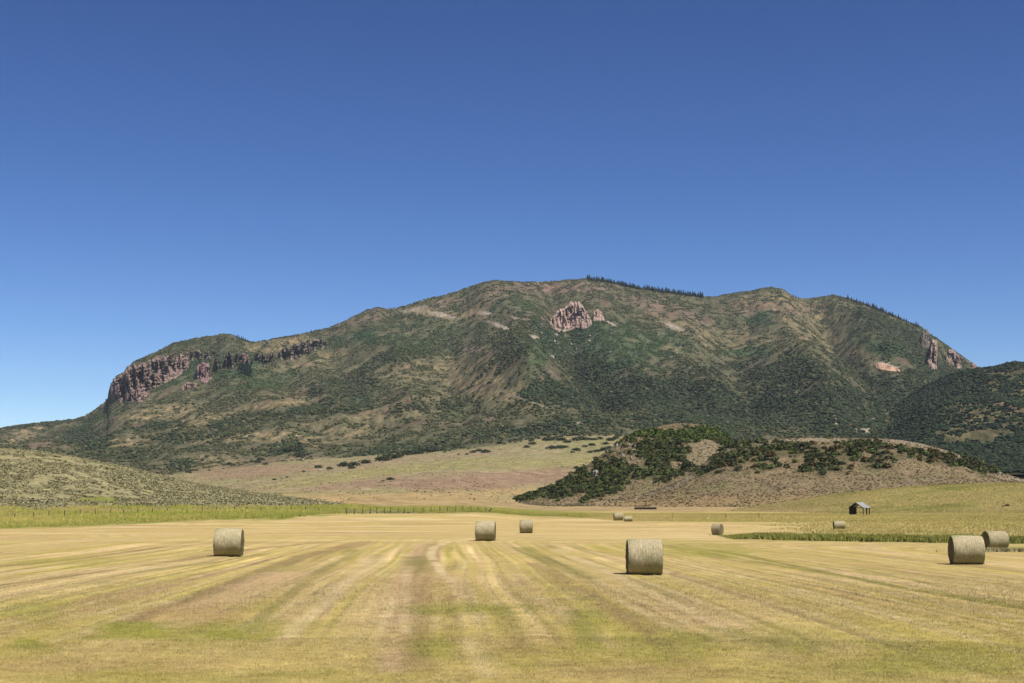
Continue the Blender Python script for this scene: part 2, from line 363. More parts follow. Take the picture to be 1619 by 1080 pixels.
# fit skyline
d_te = (Z - CAMZ) / RR
want_te = np.empty(len(mt.az)); guess = np.full(len(mt.az), 600.)
for _ in range(5):
    pxc = px_of(mt.az, guess); guess = np.interp(pxc, PX, PY)
xx = (pxc - W / 2) / F; yy = (H / 2 - guess) / F; want_te = (SP + yy * CP) / np.sqrt(xx * xx + (CP - yy * SP) ** 2)
want_te += 0.00022 * fbm(mt.az * 220, 0 * mt.az, 4, 68)
for _ in range(6):
    d_te = (Z - CAMZ) / RR; ratio = want_te / np.maximum(d_te.max(1), 1e-4)
    w = sst(1900, 3500, RR); ratio_s = gauss_rows(ratio, 1.0, 0)
    Z = CAMZ + (Z - CAMZ) * (1 + (ratio_s[:, None] - 1) * w)
mt.set(Z)
mpx, mpy = project(X, Y, Z)

# cover masks
w1 = fbm(X / 110, Y / 160, 4, 71); w2 = fbm(X / 26, Y / 40, 4, 72); w3 = fbm(X / 9, Y / 14, 3, 73)
wp = .9 * w1 + .55 * w2
def paint(lst, P=None):
    px, py, wq = P if P else (mpx, mpy, wp)
    m = np.zeros(px.shape)
    for b in lst:
        m = np.maximum(m, b[5] * blob(px, py, *b[:5], .45, wq))
    return m
TANP = [(240, 655, 80, 11, -8, .9), (305, 665, 70, 9, -8, .8), (440, 638, 75, 8, -7, .95), (205, 698, 50, 9, -8, .9), (45, 682, 26, 7, -10, 1), (20, 695, 40, 6, -10, .7), (350, 692, 40, 9, -5, .9), (430, 690, 60, 9, -5, .8), (440, 547, 55, 10, -8, .9), (755, 600, 75, 34, 20, .8), (740, 500, 90, 12, -15, .5), (690, 495, 50, 6, 5, .7), (820, 630, 60, 14, 25, .65), (530, 690, 90, 14, -10, .6), (1080, 515, 60, 12, 25, .6), (1030, 545, 60, 16, 10, .5), (1160, 540, 70, 24, 10, .45), (1290, 520, 60, 30, 20, .5), (1230, 480, 60, 18, 0, .6), (600, 655, 130, 18, -12, .45), (330, 735, 70, 16, 0, .8), (450, 735, 110, 14, -5, .9), (660, 585, 80, 22, -10, .45), (480, 575, 70, 14, -14, .45), (960, 570, 50, 14, 10, .35), (1000, 655, 60, 10, 15, .35), (1350, 555, 40, 12, 20, .3)]
REDP = [(870, 455, 110, 9, 0, .8), (700, 480, 40, 7, -12, .7), (775, 470, 30, 18, 0, .6), (830, 500, 60, 16, 15, .45), (1040, 485, 60, 10, 12, .7), (745, 552, 30, 6, 5, .8), (1215, 490, 70, 12, 0, .6), (100, 700, 60, 8, -6, .5), (780, 662, 14, 4, 0, .9), (1090, 500, 40, 10, 25, .6), (1540, 560, 30, 20, 30, .4), (560, 510, 60, 10, -20, .4), (640, 640, 60, 8, -15, .4), (1285, 678, 22, 5, 0, 1.), (860, 590, 24, 14, 20, .6)]
DARKP = [(130, 690, 34, 13, 0, .9), (155, 705, 20, 8, 0, .9), (250, 673, 35, 6, -5, .9), (500, 650, 120, 9, -4, .8), (460, 708, 25, 11, 0, .8), (590, 718, 60, 6, -14, .8), (700, 706, 60, 7, -12, .8), (1000, 625, 150, 44, 4, .9), (1180, 645, 270, 44, 0, .95), (1420, 650, 200, 60, 0, 1), (880, 545, 36, 30, 40, .7), (930, 585, 60, 26, 35, .75), (820, 540, 26, 34, 30, .6), (540, 610, 60, 18, -8, .55), (770, 688, 40, 9, -5, .7), (860, 680, 60, 14, 0, .75), (1390, 505, 40, 22, 30, .7), (1440, 540, 60, 30, 30, .75), (1240, 590, 130, 22, 0, .8), (1500, 610, 80, 30, 20, 1), (90, 668, 60, 5, -6, .6), (290, 690, 80, 9, -5, .6), (380, 668, 60, 6, -8, .7), (650, 560, 80, 12, -10, .5), (285, 735, 20, 12, 0, .8), (200, 720, 60, 10, 0, .6), (690, 640, 70, 8, -5, .5)]
LUSH = [(275, 592, 50, 16, -18, .9), (330, 590, 40, 16, -8, .7), (575, 532, 24, 10, 0, .9), (655, 545, 50, 14, 10, .55), (960, 545, 80, 36, 15, .8), (850, 560, 30, 50, 20, .55), (1205, 505, 24, 14, 0, .8), (1190, 556, 34, 8, 0, .8), (1450, 500, 70, 20, 30, .7), (390, 578, 26, 20, 0, .8), (1380, 545, 60, 16, 25, .6), (500, 545, 50, 12, -15, .5), (810, 485, 40, 16, 0, .5), (1060, 535, 40, 14, 10, .6), (160, 660, 40, 6, -20, .6), (430, 600, 60, 16, -14, .5), (700, 520, 60, 14, 8, .4)]
PALE = [(765, 495, 12, 4, 5, 1), (698, 498, 26, 4, 12, .9), (790, 515, 24, 3.5, 22, .9), (812, 502, 7, 2, 25, 1), (845, 533, 9, 3, 15, .9), (1065, 517, 20, 5, 22, .9), (967, 512, 9, 2.5, 30, 1), (1400, 579, 22, 6, 10, 1), (655, 490, 22, 5, -10, .6), (1370, 680, 20, 6, -5, .7), (1430, 678, 26, 7, -8, .8), (1322, 668, 5, 12, 10, .7), (915, 668, 14, 3, 5, .7), (1400, 655, 40, 3, -20, .5), (830, 632, 40, 3, 22, .5)]
tan = paint(TANP); red = paint(REDP); dark = paint(DARKP); lush = paint(LUSH)
pale = np.zeros(mpx.shape)
for b in PALE: pale = np.maximum(pale, b[5] * blob(mpx, mpy, *b[:5], .4, .8 * w2 + 1.2 * w3 + .25))
base = np.zeros(X.shape + (3,)) + np.array([.090, .094, .046])
base = cmix(base, [.145, .118, .070], sst(-.1, .4, .5 * w1 + .9 * w2 + .5 * w3) * .5)
base = cmix(base, [.145, .092, .066], sst(.1, .5, fbm(X / 60, Y / 90, 3, 74)) * .6)
base = cmix(base, [.055, .085, .038], sst(0, .35, -w1 - .3 * w2) * .7)
base = cmix(base, [.265, .20, .105], np.clip(tan * (.62 + 1.2 * w2 + 1.1 * w3), 0, 1))
base = cmix(base, [.225, .145, .11], np.clip(red * (.62 + 1.1 * w2 + .9 * w3), 0, 1))
base = cmix(base, [.035, .078, .030], np.clip(lush * (.95 + .6 * w3), 0, 1) * .9)
base = cmix(base, [.030, .048, .026], np.clip(dark * (.8 + .6 * w2 + .5 * w3), 0, 1) * .85)
base = cmix(base, [.44, .36, .27], pale)
w4 = perlin(X / 4.2, Y / 7, 75)
base = base * (1 + .55 * w3 + .3 * w2 + .3 * w4)[..., None]
# pale meadow apron
foot_y = foot(mpx) + 7 * w1 + 3 * w2
ap = 1 - sst(-3, 5, foot_y - mpy)
ap = 1 - ap
ap = sst(-3, 5, mpy - foot_y) * (1 - sst(1900, 2100, RR))
mead = np.zeros_like(base) + np.array([.325, .265, .135])
band = perlin(X / 260, Y / 110, 81) + .4 * fbm(X / 60, Y / 50, 3, 82)
mead = cmix(mead, [.27, .25, .105], sst(-.05, .4, band) * .8)
mead = cmix(mead, [.30, .225, .13], sst(.0, .4, -band) * .7)
W5 = (mpx, mpy, .5 * w2 + .3 * band)
mead = cmix(mead, [.31, .195, .125], paint([(760, 762, 130, 15, -5, 1), (560, 768, 120, 8, -6, .6), (860, 755, 60, 12, 0, .9), (380, 745, 90, 14, -3, .75), (330, 730, 60, 10, 0, .6)], W5) * .8)
mead = cmix(mead, [.31, .275, .10], paint([(640, 742, 170, 7, -6, .9), (850, 733, 140, 8, -3, .7), (500, 762, 90, 6, -6, .7), (500, 785, 100, 8, 0, .6)], W5) * .8)
mead = cmix(mead, [.42, .30, .13], paint([(560, 792, 200, 9, -2, .9), (760, 782, 110, 6, -5, .8), (660, 787, 60, 7, 0, 1)], W5) * .9)
mead = cmix(mead, [.25, .23, .15], sst(1500, 1600, mpx) * .8)
mead = cmix(mead, [.42, .30, .135], (1 - sst(700, 900, RR)) * .85)
mead = mead * (1 + .35 * w3 + .2 * w2)[..., None]
base = base * (1 - ap[..., None]) + mead * ap[..., None]
m_mount = material("mountain_ground", nscale=.09, namp=.22, nscale2=.35, namp2=.25, bump=1.6, bscale=.12)
mt.build("mountain", np.clip(base, .008, 1), m_mount)
SCRUB_D = np.clip(.36 + .8 * dark + .25 * lush - .7 * w1 - 1.5 * w2 - .45 * tan - .3 * red - 2 * pale, 0.0, 1.0) * (1 - .985 * ap) * sst(1500, 1900, RR)
SCRUB_L = np.clip(lush, 0, 1)
SCRUB_DK = np.clip(dark, 0, 1)

# ================================================================== NEARER HILLS
def skyline_fit(P, prof, r_lo, r_c, amp=0.0002, seed=90):
    pxk = np.array([p[0] for p in prof], float); pyk = np.array([p[1] for p in prof], float)
    g = np.full(len(P.az), 740.)
    for _ in range(5): pc = px_of(P.az, g); g = np.interp(pc, pxk, pyk)
    x = (pc - W / 2) / F; y = (H / 2 - g) / F; want = (SP + y * CP) / np.sqrt(x * x + (CP - y * SP) ** 2)
    want = gauss_rows(want, 6, 0) + amp * fbm(P.az * 150, 0 * P.az, 4, seed)
    Zl = P.Z0
    for _ in range(5):
        d = (Zl - CAMZ) / P.Rr; w = sst(r_lo, r_c, P.Rr); diff = want - d.max(1)
        Zl = Zl + diff[:, None] * P.Rr * w
    P.set(Zl)
def hill(p0, p1, n, rsv, prof, r_foot, foot_z, r_crest, r_back, prow, na=3, ns=30, seed=91, crest_fn=None):
    """prow: profile of the slope, fractions of crest height at fractions of the way up"""
    P = Patch(azs(p0, p1, n), rsv)
    pxk = np.array([p[0] for p in prof], float); pyk = np.array([p[1] for p in prof], float)
    g = np.full(len(P.az), 740.)
    for _ in range(5): pc = px_of(P.az, g); g = gauss_rows(np.interp(pc, pxk, pyk), 8, 0)
    x = (pc - W / 2) / F; y = (H / 2 - g) / F; te_ = (SP + y * CP) / np.sqrt(x * x + (CP - y * SP) ** 2)
    rc = r_crest if crest_fn is None else crest_fn(pc)
    rc = np.broadcast_to(rc, pc.shape)[:, None]; zc = (CAMZ + te_[:, None] * rc)
    f = (P.Rr - r_foot) / (rc - r_foot)
    up = np.interp(f, [-1, 0] + list(prow[0]) + [1, 1.12], [-.15, 0] + list(prow[1]) + [1, 1.0])
    z = foot_z + (zc - foot_z) * up
    b = np.clip((P.Rr - rc * 1.02) / (r_back - rc * 1.02), 0, 1); z = z - (zc - foot_z + 12) * b ** 1.4
    z = np.where(f < 0, foot_z + f * 4 - .6, z)
    z = gauss_rows(z, 4, 1)
    k = sst(0.02, .3, f)
    z += k * (na * fbm(P.X / ns, P.Y / ns, 4, seed) + .12 * na * fbm(P.X / 4, P.Y / 4, 3, seed + 5))
    P.Z0 = z; P.f = f; skyline_fit(P, prof, r_foot + .3 * (r_crest - r_foot), r_crest)
    P.px, P.py = project(P.X, P.Y, P.Z)
    return P
# left sagebrush hill
LP = [(-500, 690), (-200, 698), (0, 709), (60, 714), (120, 723), (200, 739), (250, 751), (300, 763), (350, 771), (400, 779), (450, 785), (500, 792), (540, 797), (600, 804), (700, 810)]
lh = hill(-420, 660, 620, np.concatenate([np.linspace(280, 470, 240), np.linspace(474, 720, 40)]), LP, 322, 1.7, 440, 700, ([.15, .5, .8], [.10, .52, .86]), .5, 24, 91)
cc = np.zeros(lh.X.shape + (3,)) + np.array([.33, .29, .145])
n = fbm(lh.X / 14, lh.Y / 14, 4, 95); cc = cmix(cc, [.30, .26, .13], sst(-.1, .4, n)); cc = cmix(cc, [.22, .23, .055], blob(lh.px, lh.py, 150, 790, 40, 5, 0, .5, n))
cc *= (1 + .5 * fbm(lh.X / 1.6, lh.Y / 1.6, 2, 96))[..., None]
m_hill = material("dry_hillside", nscale=.6, namp=.2, nscale2=4, namp2=.2, bump=.15, bscale=2)
lh.build("hill", cc, m_hill)

# right knolls: the rocky one behind, the broad one in front, the low grassy rise
KA = [(700, 806), (785, 799), (820, 790), (850, 780), (880, 768), (905, 752), (930, 735), (955, 716), (985, 696), (1010, 684), (1040, 675), (1060, 670), (1090, 669), (1115, 672), (1135, 682), (1160, 700), (1200, 718), (1260, 740), (1340, 770), (1420, 790)]
ka = hill(700, 1400, 700, np.concatenate([np.linspace(640, 935, 330), np.linspace(938, 1150, 50)]), KA, 700, 3.0, 900, 1130, ([.2, .45, .75], [.10, .40, .80]), 4.5, 60, 101, lambda p: np.interp(p, [700, 850, 1000, 1070, 1200, 1400], [760, 800, 870, 900, 910, 900]))
KB = [(780, 806), (900, 800), (1000, 786), (1060, 768), (1095, 748), (1120, 728), (1140, 712), (1165, 702), (1200, 696), (1250, 693), (1310, 692), (1380, 693), (1420, 695), (1455, 701), (1490, 710), (1520, 720), (1550, 733), (1575, 744), (1610, 756), (1680, 770), (1800, 785)]
kb = hill(780, 1840, 900, np.concatenate([np.linspace(540, 830, 330), np.linspace(833, 1010, 40)]), KB, 620, 2.2, 790, 1000, ([.15, .4, .7], [.07, .34, .74]), 2.6, 50, 111, lambda p: np.interp(p, [780, 1000, 1100, 1200, 1840], [650, 700, 750, 790, 800]))
KC = [(1080, 812), (1150, 806), (1200, 800), (1260, 791), (1310, 783), (1370, 776), (1430, 770), (1500, 766), (1560, 764), (1640, 763), (1720, 762), (1900, 765)]
kc = hill(1080, 1900, 500, np.concatenate([np.linspace(420, 590, 170), np.linspace(592, 700, 30)]), KC, 452, .8, 570, 690, ([.2, .5, .8], [.12, .46, .85]), .7, 40, 121)
def knoll_cols(P, seed):
    x, y = P.X, P.Y
    n1 = fbm(x / 30, y / 30, 4, seed); n2 = fbm(x / 6, y / 6, 3, seed + 1); n3 = fbm(x / 2, y / 2, 2, seed + 2)
    c = np.zeros(x.shape + (3,)) + np.array([.20, .148, .085])
    c = cmix(c, [.245, .182, .10], sst(-.2, .3, n1)); c = cmix(c, [.20, .18, .08], sst(0, .4, -n1 + .3 * n2) * .7)
    return c * (1 + .4 * n3 + .3 * n2)[..., None], n1, n2
ca, a1, a2 = knoll_cols(ka, 131)
ca = cmix(ca, [.25, .20, .12], blob(ka.px, ka.py, 1140, 725, 60, 40, 0, .4, .5 * a2))
THA = [(925, 757, 55, 13, -32), (965, 758, 46, 22, -30), (985, 725, 40, 20, -25), (1020, 700, 45, 16, -10), (1060, 690, 60, 10, 0), (1110, 684, 45, 7, 8), (1140, 696, 30, 7, 20), (1030, 735, 60, 22, 0), (1040, 715, 45, 20, 0), (880, 770, 34, 7, -25), (830, 787, 34, 3.5, -20), (940, 780, 22, 8, -30), (1070, 720, 12, 18, 0)]
NOA = [(985, 712, 28, 10, -25), (1000, 728, 16, 12, 0), (1070, 735, 10, 8, 0), (1055, 677, 40, 5, 0), (935, 738, 10, 6, -30), (1020, 694, 20, 3, 0)]
W_A = (ka.px, ka.py, .45 * a2 + .3 * a1)
tha = np.zeros(ka.px.shape)
for b in THA: tha = np.maximum(tha, blob(ka.px, ka.py, *b, .4, W_A[2]))
for b in NOA: tha = tha * (1 - .9 * blob(ka.px, ka.py, *b, .4, .3 * a2))
ca = cmix(ca, [.075, .085, .03], tha * .8)
ka.build("rocky_hill", ca, m_hill)
cb, b1, b2 = knoll_cols(kb, 141)
THB = [(1150, 728, 34, 14, -10), (1175, 715, 40, 12, -10), (1215, 722, 50, 16, 0), (1270, 712, 55, 11, 0), (1320, 722, 50, 20, 0), (1370, 712, 50, 12, 3), (1410, 722, 40, 12, 5), (1455, 722, 45, 9, 8), (1500, 728, 40, 8, 10), (1545, 738, 26, 7, 18), (1290, 740, 28, 9, 0), (1120, 742, 20, 9, -15), (1390, 733, 30, 8, 0), (1200, 742, 20, 7, 0)]
NOB = [(1310, 704, 9, 8, 0), (1370, 720, 8, 10, 0), (1240, 728, 14, 6, 0), (1350, 735, 14, 5, 0), (1440, 730, 14, 5, 0)]
thb = np.zeros(kb.px.shape)
for b in THB: thb = np.maximum(thb, blob(kb.px, kb.py, *b, .5, .8 * b2 + .35 * b1))
for b in NOB: thb = thb * (1 - .9 * blob(kb.px, kb.py, *b, .4, .3 * b2))
cb = cmix(cb, [.30, .245, .17], (1 - sst(4, 9, kb.py - np.interp(kb.px, [p[0] for p in KB], [p[1] for p in KB]))) * .7)
cb = cmix(cb, [.085, .08, .035], thb * .7)
cb = cmix(cb, [.36, .24, .10], sst(770, 798, kb.py) * .5)
kb.build("broad_hill", cb, m_hill)
c3 = np.zeros(kc.X.shape + (3,)) + np.array([.38, .31, .10]); n = fbm(kc.X / 35, kc.Y / 20, 4, 151)
c3 = cmix(c3, [.35, .27, .10], sst(-.1, .4, n)); c3 = cmix(c3, [.21, .20, .05], sst(0, .4, -n)); c3 *= (1 + .25 * fbm(kc.X / 1.5, kc.Y / 1.5, 2, 152))[..., None]
c3 = cmix(c3, [.34, .235, .12], (1 - sst(1200, 1420, kc.px + 60 * n)) * .8)
kc.build("grassy_rise", c3, m_hill)
# dark spur at the far right
KD = [(1240, 745), (1300, 722), (1350, 690), (1400, 655), (1430, 632), (1470, 607), (1500, 593), (1530, 586), (1570, 581), (1590, 576), (1603, 572), (1619, 575), (1680, 570), (1800, 565), (1900, 575)]
kd = hill(1240, 1860, 460, np.concatenate([np.linspace(1180, 2440, 300), np.linspace(2450, 3000, 30)]), KD, 1300, 30, 2350, 2950, ([.2, .5, .8], [.14, .46, .8]), 22, 220, 161)
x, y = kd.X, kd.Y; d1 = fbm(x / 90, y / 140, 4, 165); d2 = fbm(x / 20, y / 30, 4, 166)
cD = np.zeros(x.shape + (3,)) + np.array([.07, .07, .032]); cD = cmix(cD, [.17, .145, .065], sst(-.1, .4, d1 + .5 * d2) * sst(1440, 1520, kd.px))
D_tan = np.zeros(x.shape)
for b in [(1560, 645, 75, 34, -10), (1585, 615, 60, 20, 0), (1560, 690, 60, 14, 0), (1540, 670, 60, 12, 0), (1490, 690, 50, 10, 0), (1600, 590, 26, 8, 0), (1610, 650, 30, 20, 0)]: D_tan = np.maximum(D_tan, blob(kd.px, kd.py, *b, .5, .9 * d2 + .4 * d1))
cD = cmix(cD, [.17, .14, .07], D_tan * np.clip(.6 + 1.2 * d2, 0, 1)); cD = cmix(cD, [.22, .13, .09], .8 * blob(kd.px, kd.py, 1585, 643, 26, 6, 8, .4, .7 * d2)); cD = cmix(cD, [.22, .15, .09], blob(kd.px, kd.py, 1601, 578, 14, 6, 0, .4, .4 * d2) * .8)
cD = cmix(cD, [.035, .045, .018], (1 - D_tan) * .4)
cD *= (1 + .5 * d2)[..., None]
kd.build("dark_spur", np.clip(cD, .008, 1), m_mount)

PATCHES = [ground, lh, ka, kb, kc, kd, mt]
def top_z(x, y):
    return np.maximum.reduce([p.height(x, y) for p in PATCHES])

# ================================================================== PLANT TEMPLATES
def ico(sub=0, seed=0, jit=.2):
    import bmesh
    bm = bmesh.new(); bmesh.ops.create_icosphere(bm, subdivisions=max(sub, 1), radius=1)
    V = np.array([v.co[:] for v in bm.verts]); Fq = np.array([[v.index for v in f.verts] for f in bm.faces]); bm.free()
    g = np.random.default_rng(seed); V = V * (1 + jit * g.standard_normal((len(V), 1))) + g.normal(0, jit * .25, V.shape)
    return V, Fq
def leafclump(n, seed, leaf=.3, fill=.55, flat=1.0):
    g = np.random.default_rng(seed); d = g.normal(size=(n, 3)); d /= np.linalg.norm(d, axis=1)[:, None]; d[:, 2] = np.abs(d[:, 2]) * 1.0 - .15
    lob = 1 + .28 * np.sin(d[:, 0] * 5 + seed) * np.cos(d[:, 1] * 4 + 2 * seed)
    p = d * (g.uniform(fill, 1, (n, 1))) * lob[:, None]; p[:, 2] *= flat
    nrm = d + g.normal(0, .55, (n, 3)); nrm /= np.linalg.norm(nrm, axis=1)[:, None]
    a = np.cross(nrm, g.normal(size=(n, 3))); a /= np.linalg.norm(a, axis=1)[:, None]; b = np.cross(nrm, a)
    s = leaf * g.uniform(.6, 1.2, (n, 1))
    V = np.stack([p + a * s, p - .5 * a * s + .8 * b * s, p - .5 * a * s - .8 * b * s], 1).reshape(-1, 3)
    return V, np.arange(3 * n).reshape(n, 3)
def bake(name, temps, pos, scl, colr, mat, label, cat, kind='stuff', vary=.12, zs=None, jitv=0.0, smooth=False):
    """many copies of a few templates as one mesh"""
    N = len(pos); pick = rng.integers(0, len(temps), N); rot = rng.uniform(0, 6.283, N)
    Vs, Fs, Cs, off = [], [], [], 0
    for k, (V, Fq) in enumerate(temps):
        I = np.where(pick == k)[0]
        if len(I) == 0: continue
        c, s = np.cos(rot[I])[:, None], np.sin(rot[I])[:, None]
        sx = scl[I][:, None]; sz = sx * (zs[I][:, None] if zs is not None else 1)
        x = (V[None, :, 0] * c - V[None, :, 1] * s) * sx + pos[I, 0][:, None]
        y = (V[None, :, 0] * s + V[None, :, 1] * c) * sx + pos[I, 1][:, None]
        z = V[None, :, 2] * sz + pos[I, 2][:, None]
        P = np.stack([x, y, z], -1)
        if jitv: P += rng.normal(0, jitv, P.shape) * sx[..., None]
        nv = V.shape[0]; Vs.append(P.reshape(-1, 3))
        Fs.append((Fq[None] + (off + np.arange(len(I)) * nv)[:, None, None]).reshape(-1, Fq.shape[1])); off += nv * len(I)
        cc_ = np.repeat(colr[I][:, None, :], nv, 1) * (1 + rng.normal(0, vary, (len(I), nv, 1)))
        Cs.append(cc_.reshape(-1, 3))
    me = np_mesh(name, np.concatenate(Vs), np.concatenate(Fs), np.concatenate(Cs), smooth)
    o = link(name, me, mat); o["kind"] = kind; o["label"] = label; o["category"] = cat
    return o
m_leaf = material("leaves", rough=.8, spec=.15)
m_grass = material("dry_grass", rough=.85, spec=.12, up=.6)
ICO = [ico(1, 200 + i, .22) for i in range(4)]
ICO12 = []
for i in range(5):
    V, Fq = ico(1, 210 + i, .0)
    import bmesh as _b
    bm = _b.new(); _b.ops.create_icosphere(bm, subdivisions=1, radius=1); bm.free()
    ICO12.append(ico(1, 210 + i, .3))
CL_BIG = [leafclump(90, 220 + i, .26, .5, .85) for i in range(5)]
CL_MID = [leafclump(34, 230 + i, .42, .5, .85) for i in range(5)]
CL_SM = [leafclump(16, 240 + i, .55, .4, .85) for i in range(5)]

def scatter(P, dens, N, rmin=None, rmax=None, s=None):
    """N tries spread evenly over the land, kept by density map"""
    I = P.A.shape; rs_ = P.rs; lo = rmin or rs_[0]; hi = rmax or rs_[-1]
    r = np.sqrt(rng.uniform(lo ** 2, hi ** 2, N)); a = rng.uniform(max(P.az[0], ray(-60, 803)[0]), min(P.az[-1], ray(1680, 803)[0]), N)
    i = np.clip(np.rint(np.interp(a, P.az, np.arange(len(P.az)))).astype(int), 0, len(P.az) - 1)
    j = np.clip(np.rint(np.interp(r, rs_, np.arange(len(rs_)))).astype(int), 0, len(rs_) - 1)
    k = rng.random(N) < dens[i, j]
    x = (r * np.sin(a))[k]; y = (r * np.cos(a))[k]
    z = P.height(x, y)
    # leave out what lies hidden under a nearer surface of the land
    others = np.maximum.reduce([q.height(x, y) for q in PATCHES if q is not P]) if len(PATCHES) > 1 else z - 9
    ok = others < z + .5
    return np.stack([x, y, z], -1)[ok], i[k][ok], j[k][ok]

# mountain scrub
pos, ii, jj = scatter(mt, SCRUB_D, 320000, 1550, 3780)
n = len(pos); dk = SCRUB_DK[ii, jj]; cl = fbm(pos[:, 0] / 60, pos[:, 1] / 60, 3, 171)
scl = rng.uniform(.9, 2.7, n) * (1 + .45 * dk); pos[:, 2] += scl * .2
colr = np.zeros((n, 3)) + np.array([.074, .084, .038]); colr = cmix(colr, [.037, .055, .027], np.clip(1.1 * dk + .7 * cl, 0, 1)); colr = cmix(colr, [.125, .115, .065], (rng.random(n) < .30 - .22 * dk) * .8); colr = cmix(colr, [.045, .088, .036], SCRUB_L[ii, jj] * .8)
colr *= rng.uniform(.75, 1.35, (n, 1)) * np.array([1.06, 1.0, .80])
bake("mountain_scrub", ICO12, pos, scl, colr, m_leaf, "dark green scrub oak spread over the long mountain face", "scrub", zs=rng.uniform(.6, .95, n), smooth=False)
# spur scrub
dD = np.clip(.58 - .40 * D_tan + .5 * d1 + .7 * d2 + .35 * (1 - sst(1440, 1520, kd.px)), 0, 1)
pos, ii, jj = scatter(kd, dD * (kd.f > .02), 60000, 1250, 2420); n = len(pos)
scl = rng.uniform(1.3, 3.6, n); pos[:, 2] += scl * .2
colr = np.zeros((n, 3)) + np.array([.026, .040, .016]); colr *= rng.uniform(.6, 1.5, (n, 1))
bake("spur_scrub", ICO12, pos, scl, colr, m_leaf, "dark scrub covering the dark spur at the right edge", "scrub", zs=rng.uniform(.6, .95, n))
# meadow small sage dots
pos, ii, jj = scatter(mt, ap * .6, 14000, 700, 1900); n = len(pos)
colr = np.zeros((n, 3)) + np.array([.17, .15, .08]); colr *= rng.uniform(.6, 1.3, (n, 1)); scl = rng.uniform(.3, .7, n)
bake("meadow_sagebrush", CL_SM, pos, scl, colr, m_leaf, "small grey sagebrush dotted over the pale upper meadow", "sagebrush")
# left hill sage
dn = sst(-.35, .3, fbm(lh.X / 5, lh.Y / 5, 3, 181) + .6 * fbm(lh.X / 30, lh.Y / 30, 2, 187)) * (lh.f > .0)
dn = dn * (1 - .8 * blob(lh.px, lh.py, 150, 790, 40, 5, 0, .5, .5 * fbm(lh.X / 12, lh.Y / 12, 2, 182)))
pos, ii, jj = scatter(lh, dn, 100000, 318, 455); n = len(pos)
colr = np.zeros((n, 3)) + np.array([.43, .385, .205]); colr = cmix(colr, [.37, .335, .17], (rng.random(n) < .4) * 1.0); colr = cmix(colr, [.15, .14, .055], (rng.random(n) < .12) * 1.)
colr *= rng.uniform(.75, 1.25, (n, 1)); colr *= (1 + .3 * fbm(pos[:, 0] / 25, pos[:, 1] / 25, 3, 186))[:, None]; scl = rng.uniform(.15, .5, n)
bake("hill_sagebrush", CL_SM, pos, scl, colr, m_leaf, "pale grey green sagebrush covering the left hill", "sagebrush", vary=.2)
# knoll sage
for P, th, nm, lb in ((ka, tha, "rocky_hill_sagebrush", "small brown sagebrush over the open sides of the rocky hill"), (kb, thb, "broad_hill_sagebrush", "small brown sagebrush dotting the broad brown hill")):
    dn = (.75 - .6 * th) * (P.f > -.02) * sst(-.6, .1, fbm(P.X / 12, P.Y / 12, 2, 183))
    pos, ii, jj = scatter(P, dn, 40000, P.rs[0] + 40, 860 if P is kb else 930); n = len(pos)
    colr = np.zeros((n, 3)) + np.array([.24, .19, .10]); colr = cmix(colr, [.14, .12, .055], (rng.random(n) < .3) * 1.); colr *= rng.uniform(.7, 1.3, (n, 1))
    bake(nm, CL_SM, pos, rng.uniform(.25, .6, n), colr, m_leaf, lb, "sagebrush", vary=.18)
# thickets
for P, th, nm, lb, nn in ((ka, tha, "rocky_hill_thicket", "dense green oak brush on the steep rocky hill", 14000), (kb, thb, "broad_hill_thicket", "band of dark oak brush below the crest of the broad hill", 12000)):
    cl2 = fbm(P.X / 7, P.Y / 7, 2, 185)
    dn = np.clip(th * 1.2 - .1, 0, 1) * sst(-.3 if P is ka else .0, .25, cl2 + .12) * (P.f > .02)
    pos, ii, jj = scatter(P, dn, nn * 2, P.rs[0] + 20, 830 if P is kb else 930); n = len(pos)
    colr = np.zeros((n, 3)) + np.array([.098, .122, .030]); colr = cmix(colr, [.058, .070, .024], (rng.random(n) < .5) * .9); colr = cmix(colr, [.13, .08, .03], (rng.random(n) < (.05 if P is ka else .16)) * .8)
    gr = sst(705, 685, P.py[ii, jj]) if P is ka else 0 * cl2[ii, jj]
    colr = cmix(colr, [.10, .15, .025], gr * .8)
    colr *= rng.uniform(.7, 1.3, (n, 1)); scl = .55 + 1.9 * rng.random(n) ** 2; pos[:, 2] += .3 * scl
    bake(nm, CL_MID, pos, scl, colr, m_leaf, lb, "oak brush", vary=.22)

# ================================================================== GRASS
def tuft(nb, seed, h=1.0, w=.09, spread=.3, lean=.35):
    g = np.random.default_rng(seed); V = []
    for _ in range(nb):
        a = g.uniform(0, 6.28); bx, by = g.normal(0, spread, 2); hh = h * g.uniform(.6, 1.1); la = g.uniform(0, 6.28); ll = g.uniform(0, lean) * hh
        V += [(bx - w * math.cos(a), by - w * math.sin(a), -.05), (bx + w * math.cos(a), by + w * math.sin(a), -.05), (bx + ll * math.cos(la), by + ll * math.sin(la), hh)]
    return np.array(V), np.arange(3 * nb).reshape(nb, 3)
TALL = [tuft(7, 300 + i, 1., .10, .30, .35) for i in range(6)]
def polar_rand(N, p0, p1, r0, r1):
    r = np.sqrt(rng.uniform(r0 ** 2, r1 ** 2, N)); a = rng.uniform(float(ray(p0, 803)[0]), float(ray(p1, 803)[0]), N)
    return r * np.sin(a), r * np.cos(a)
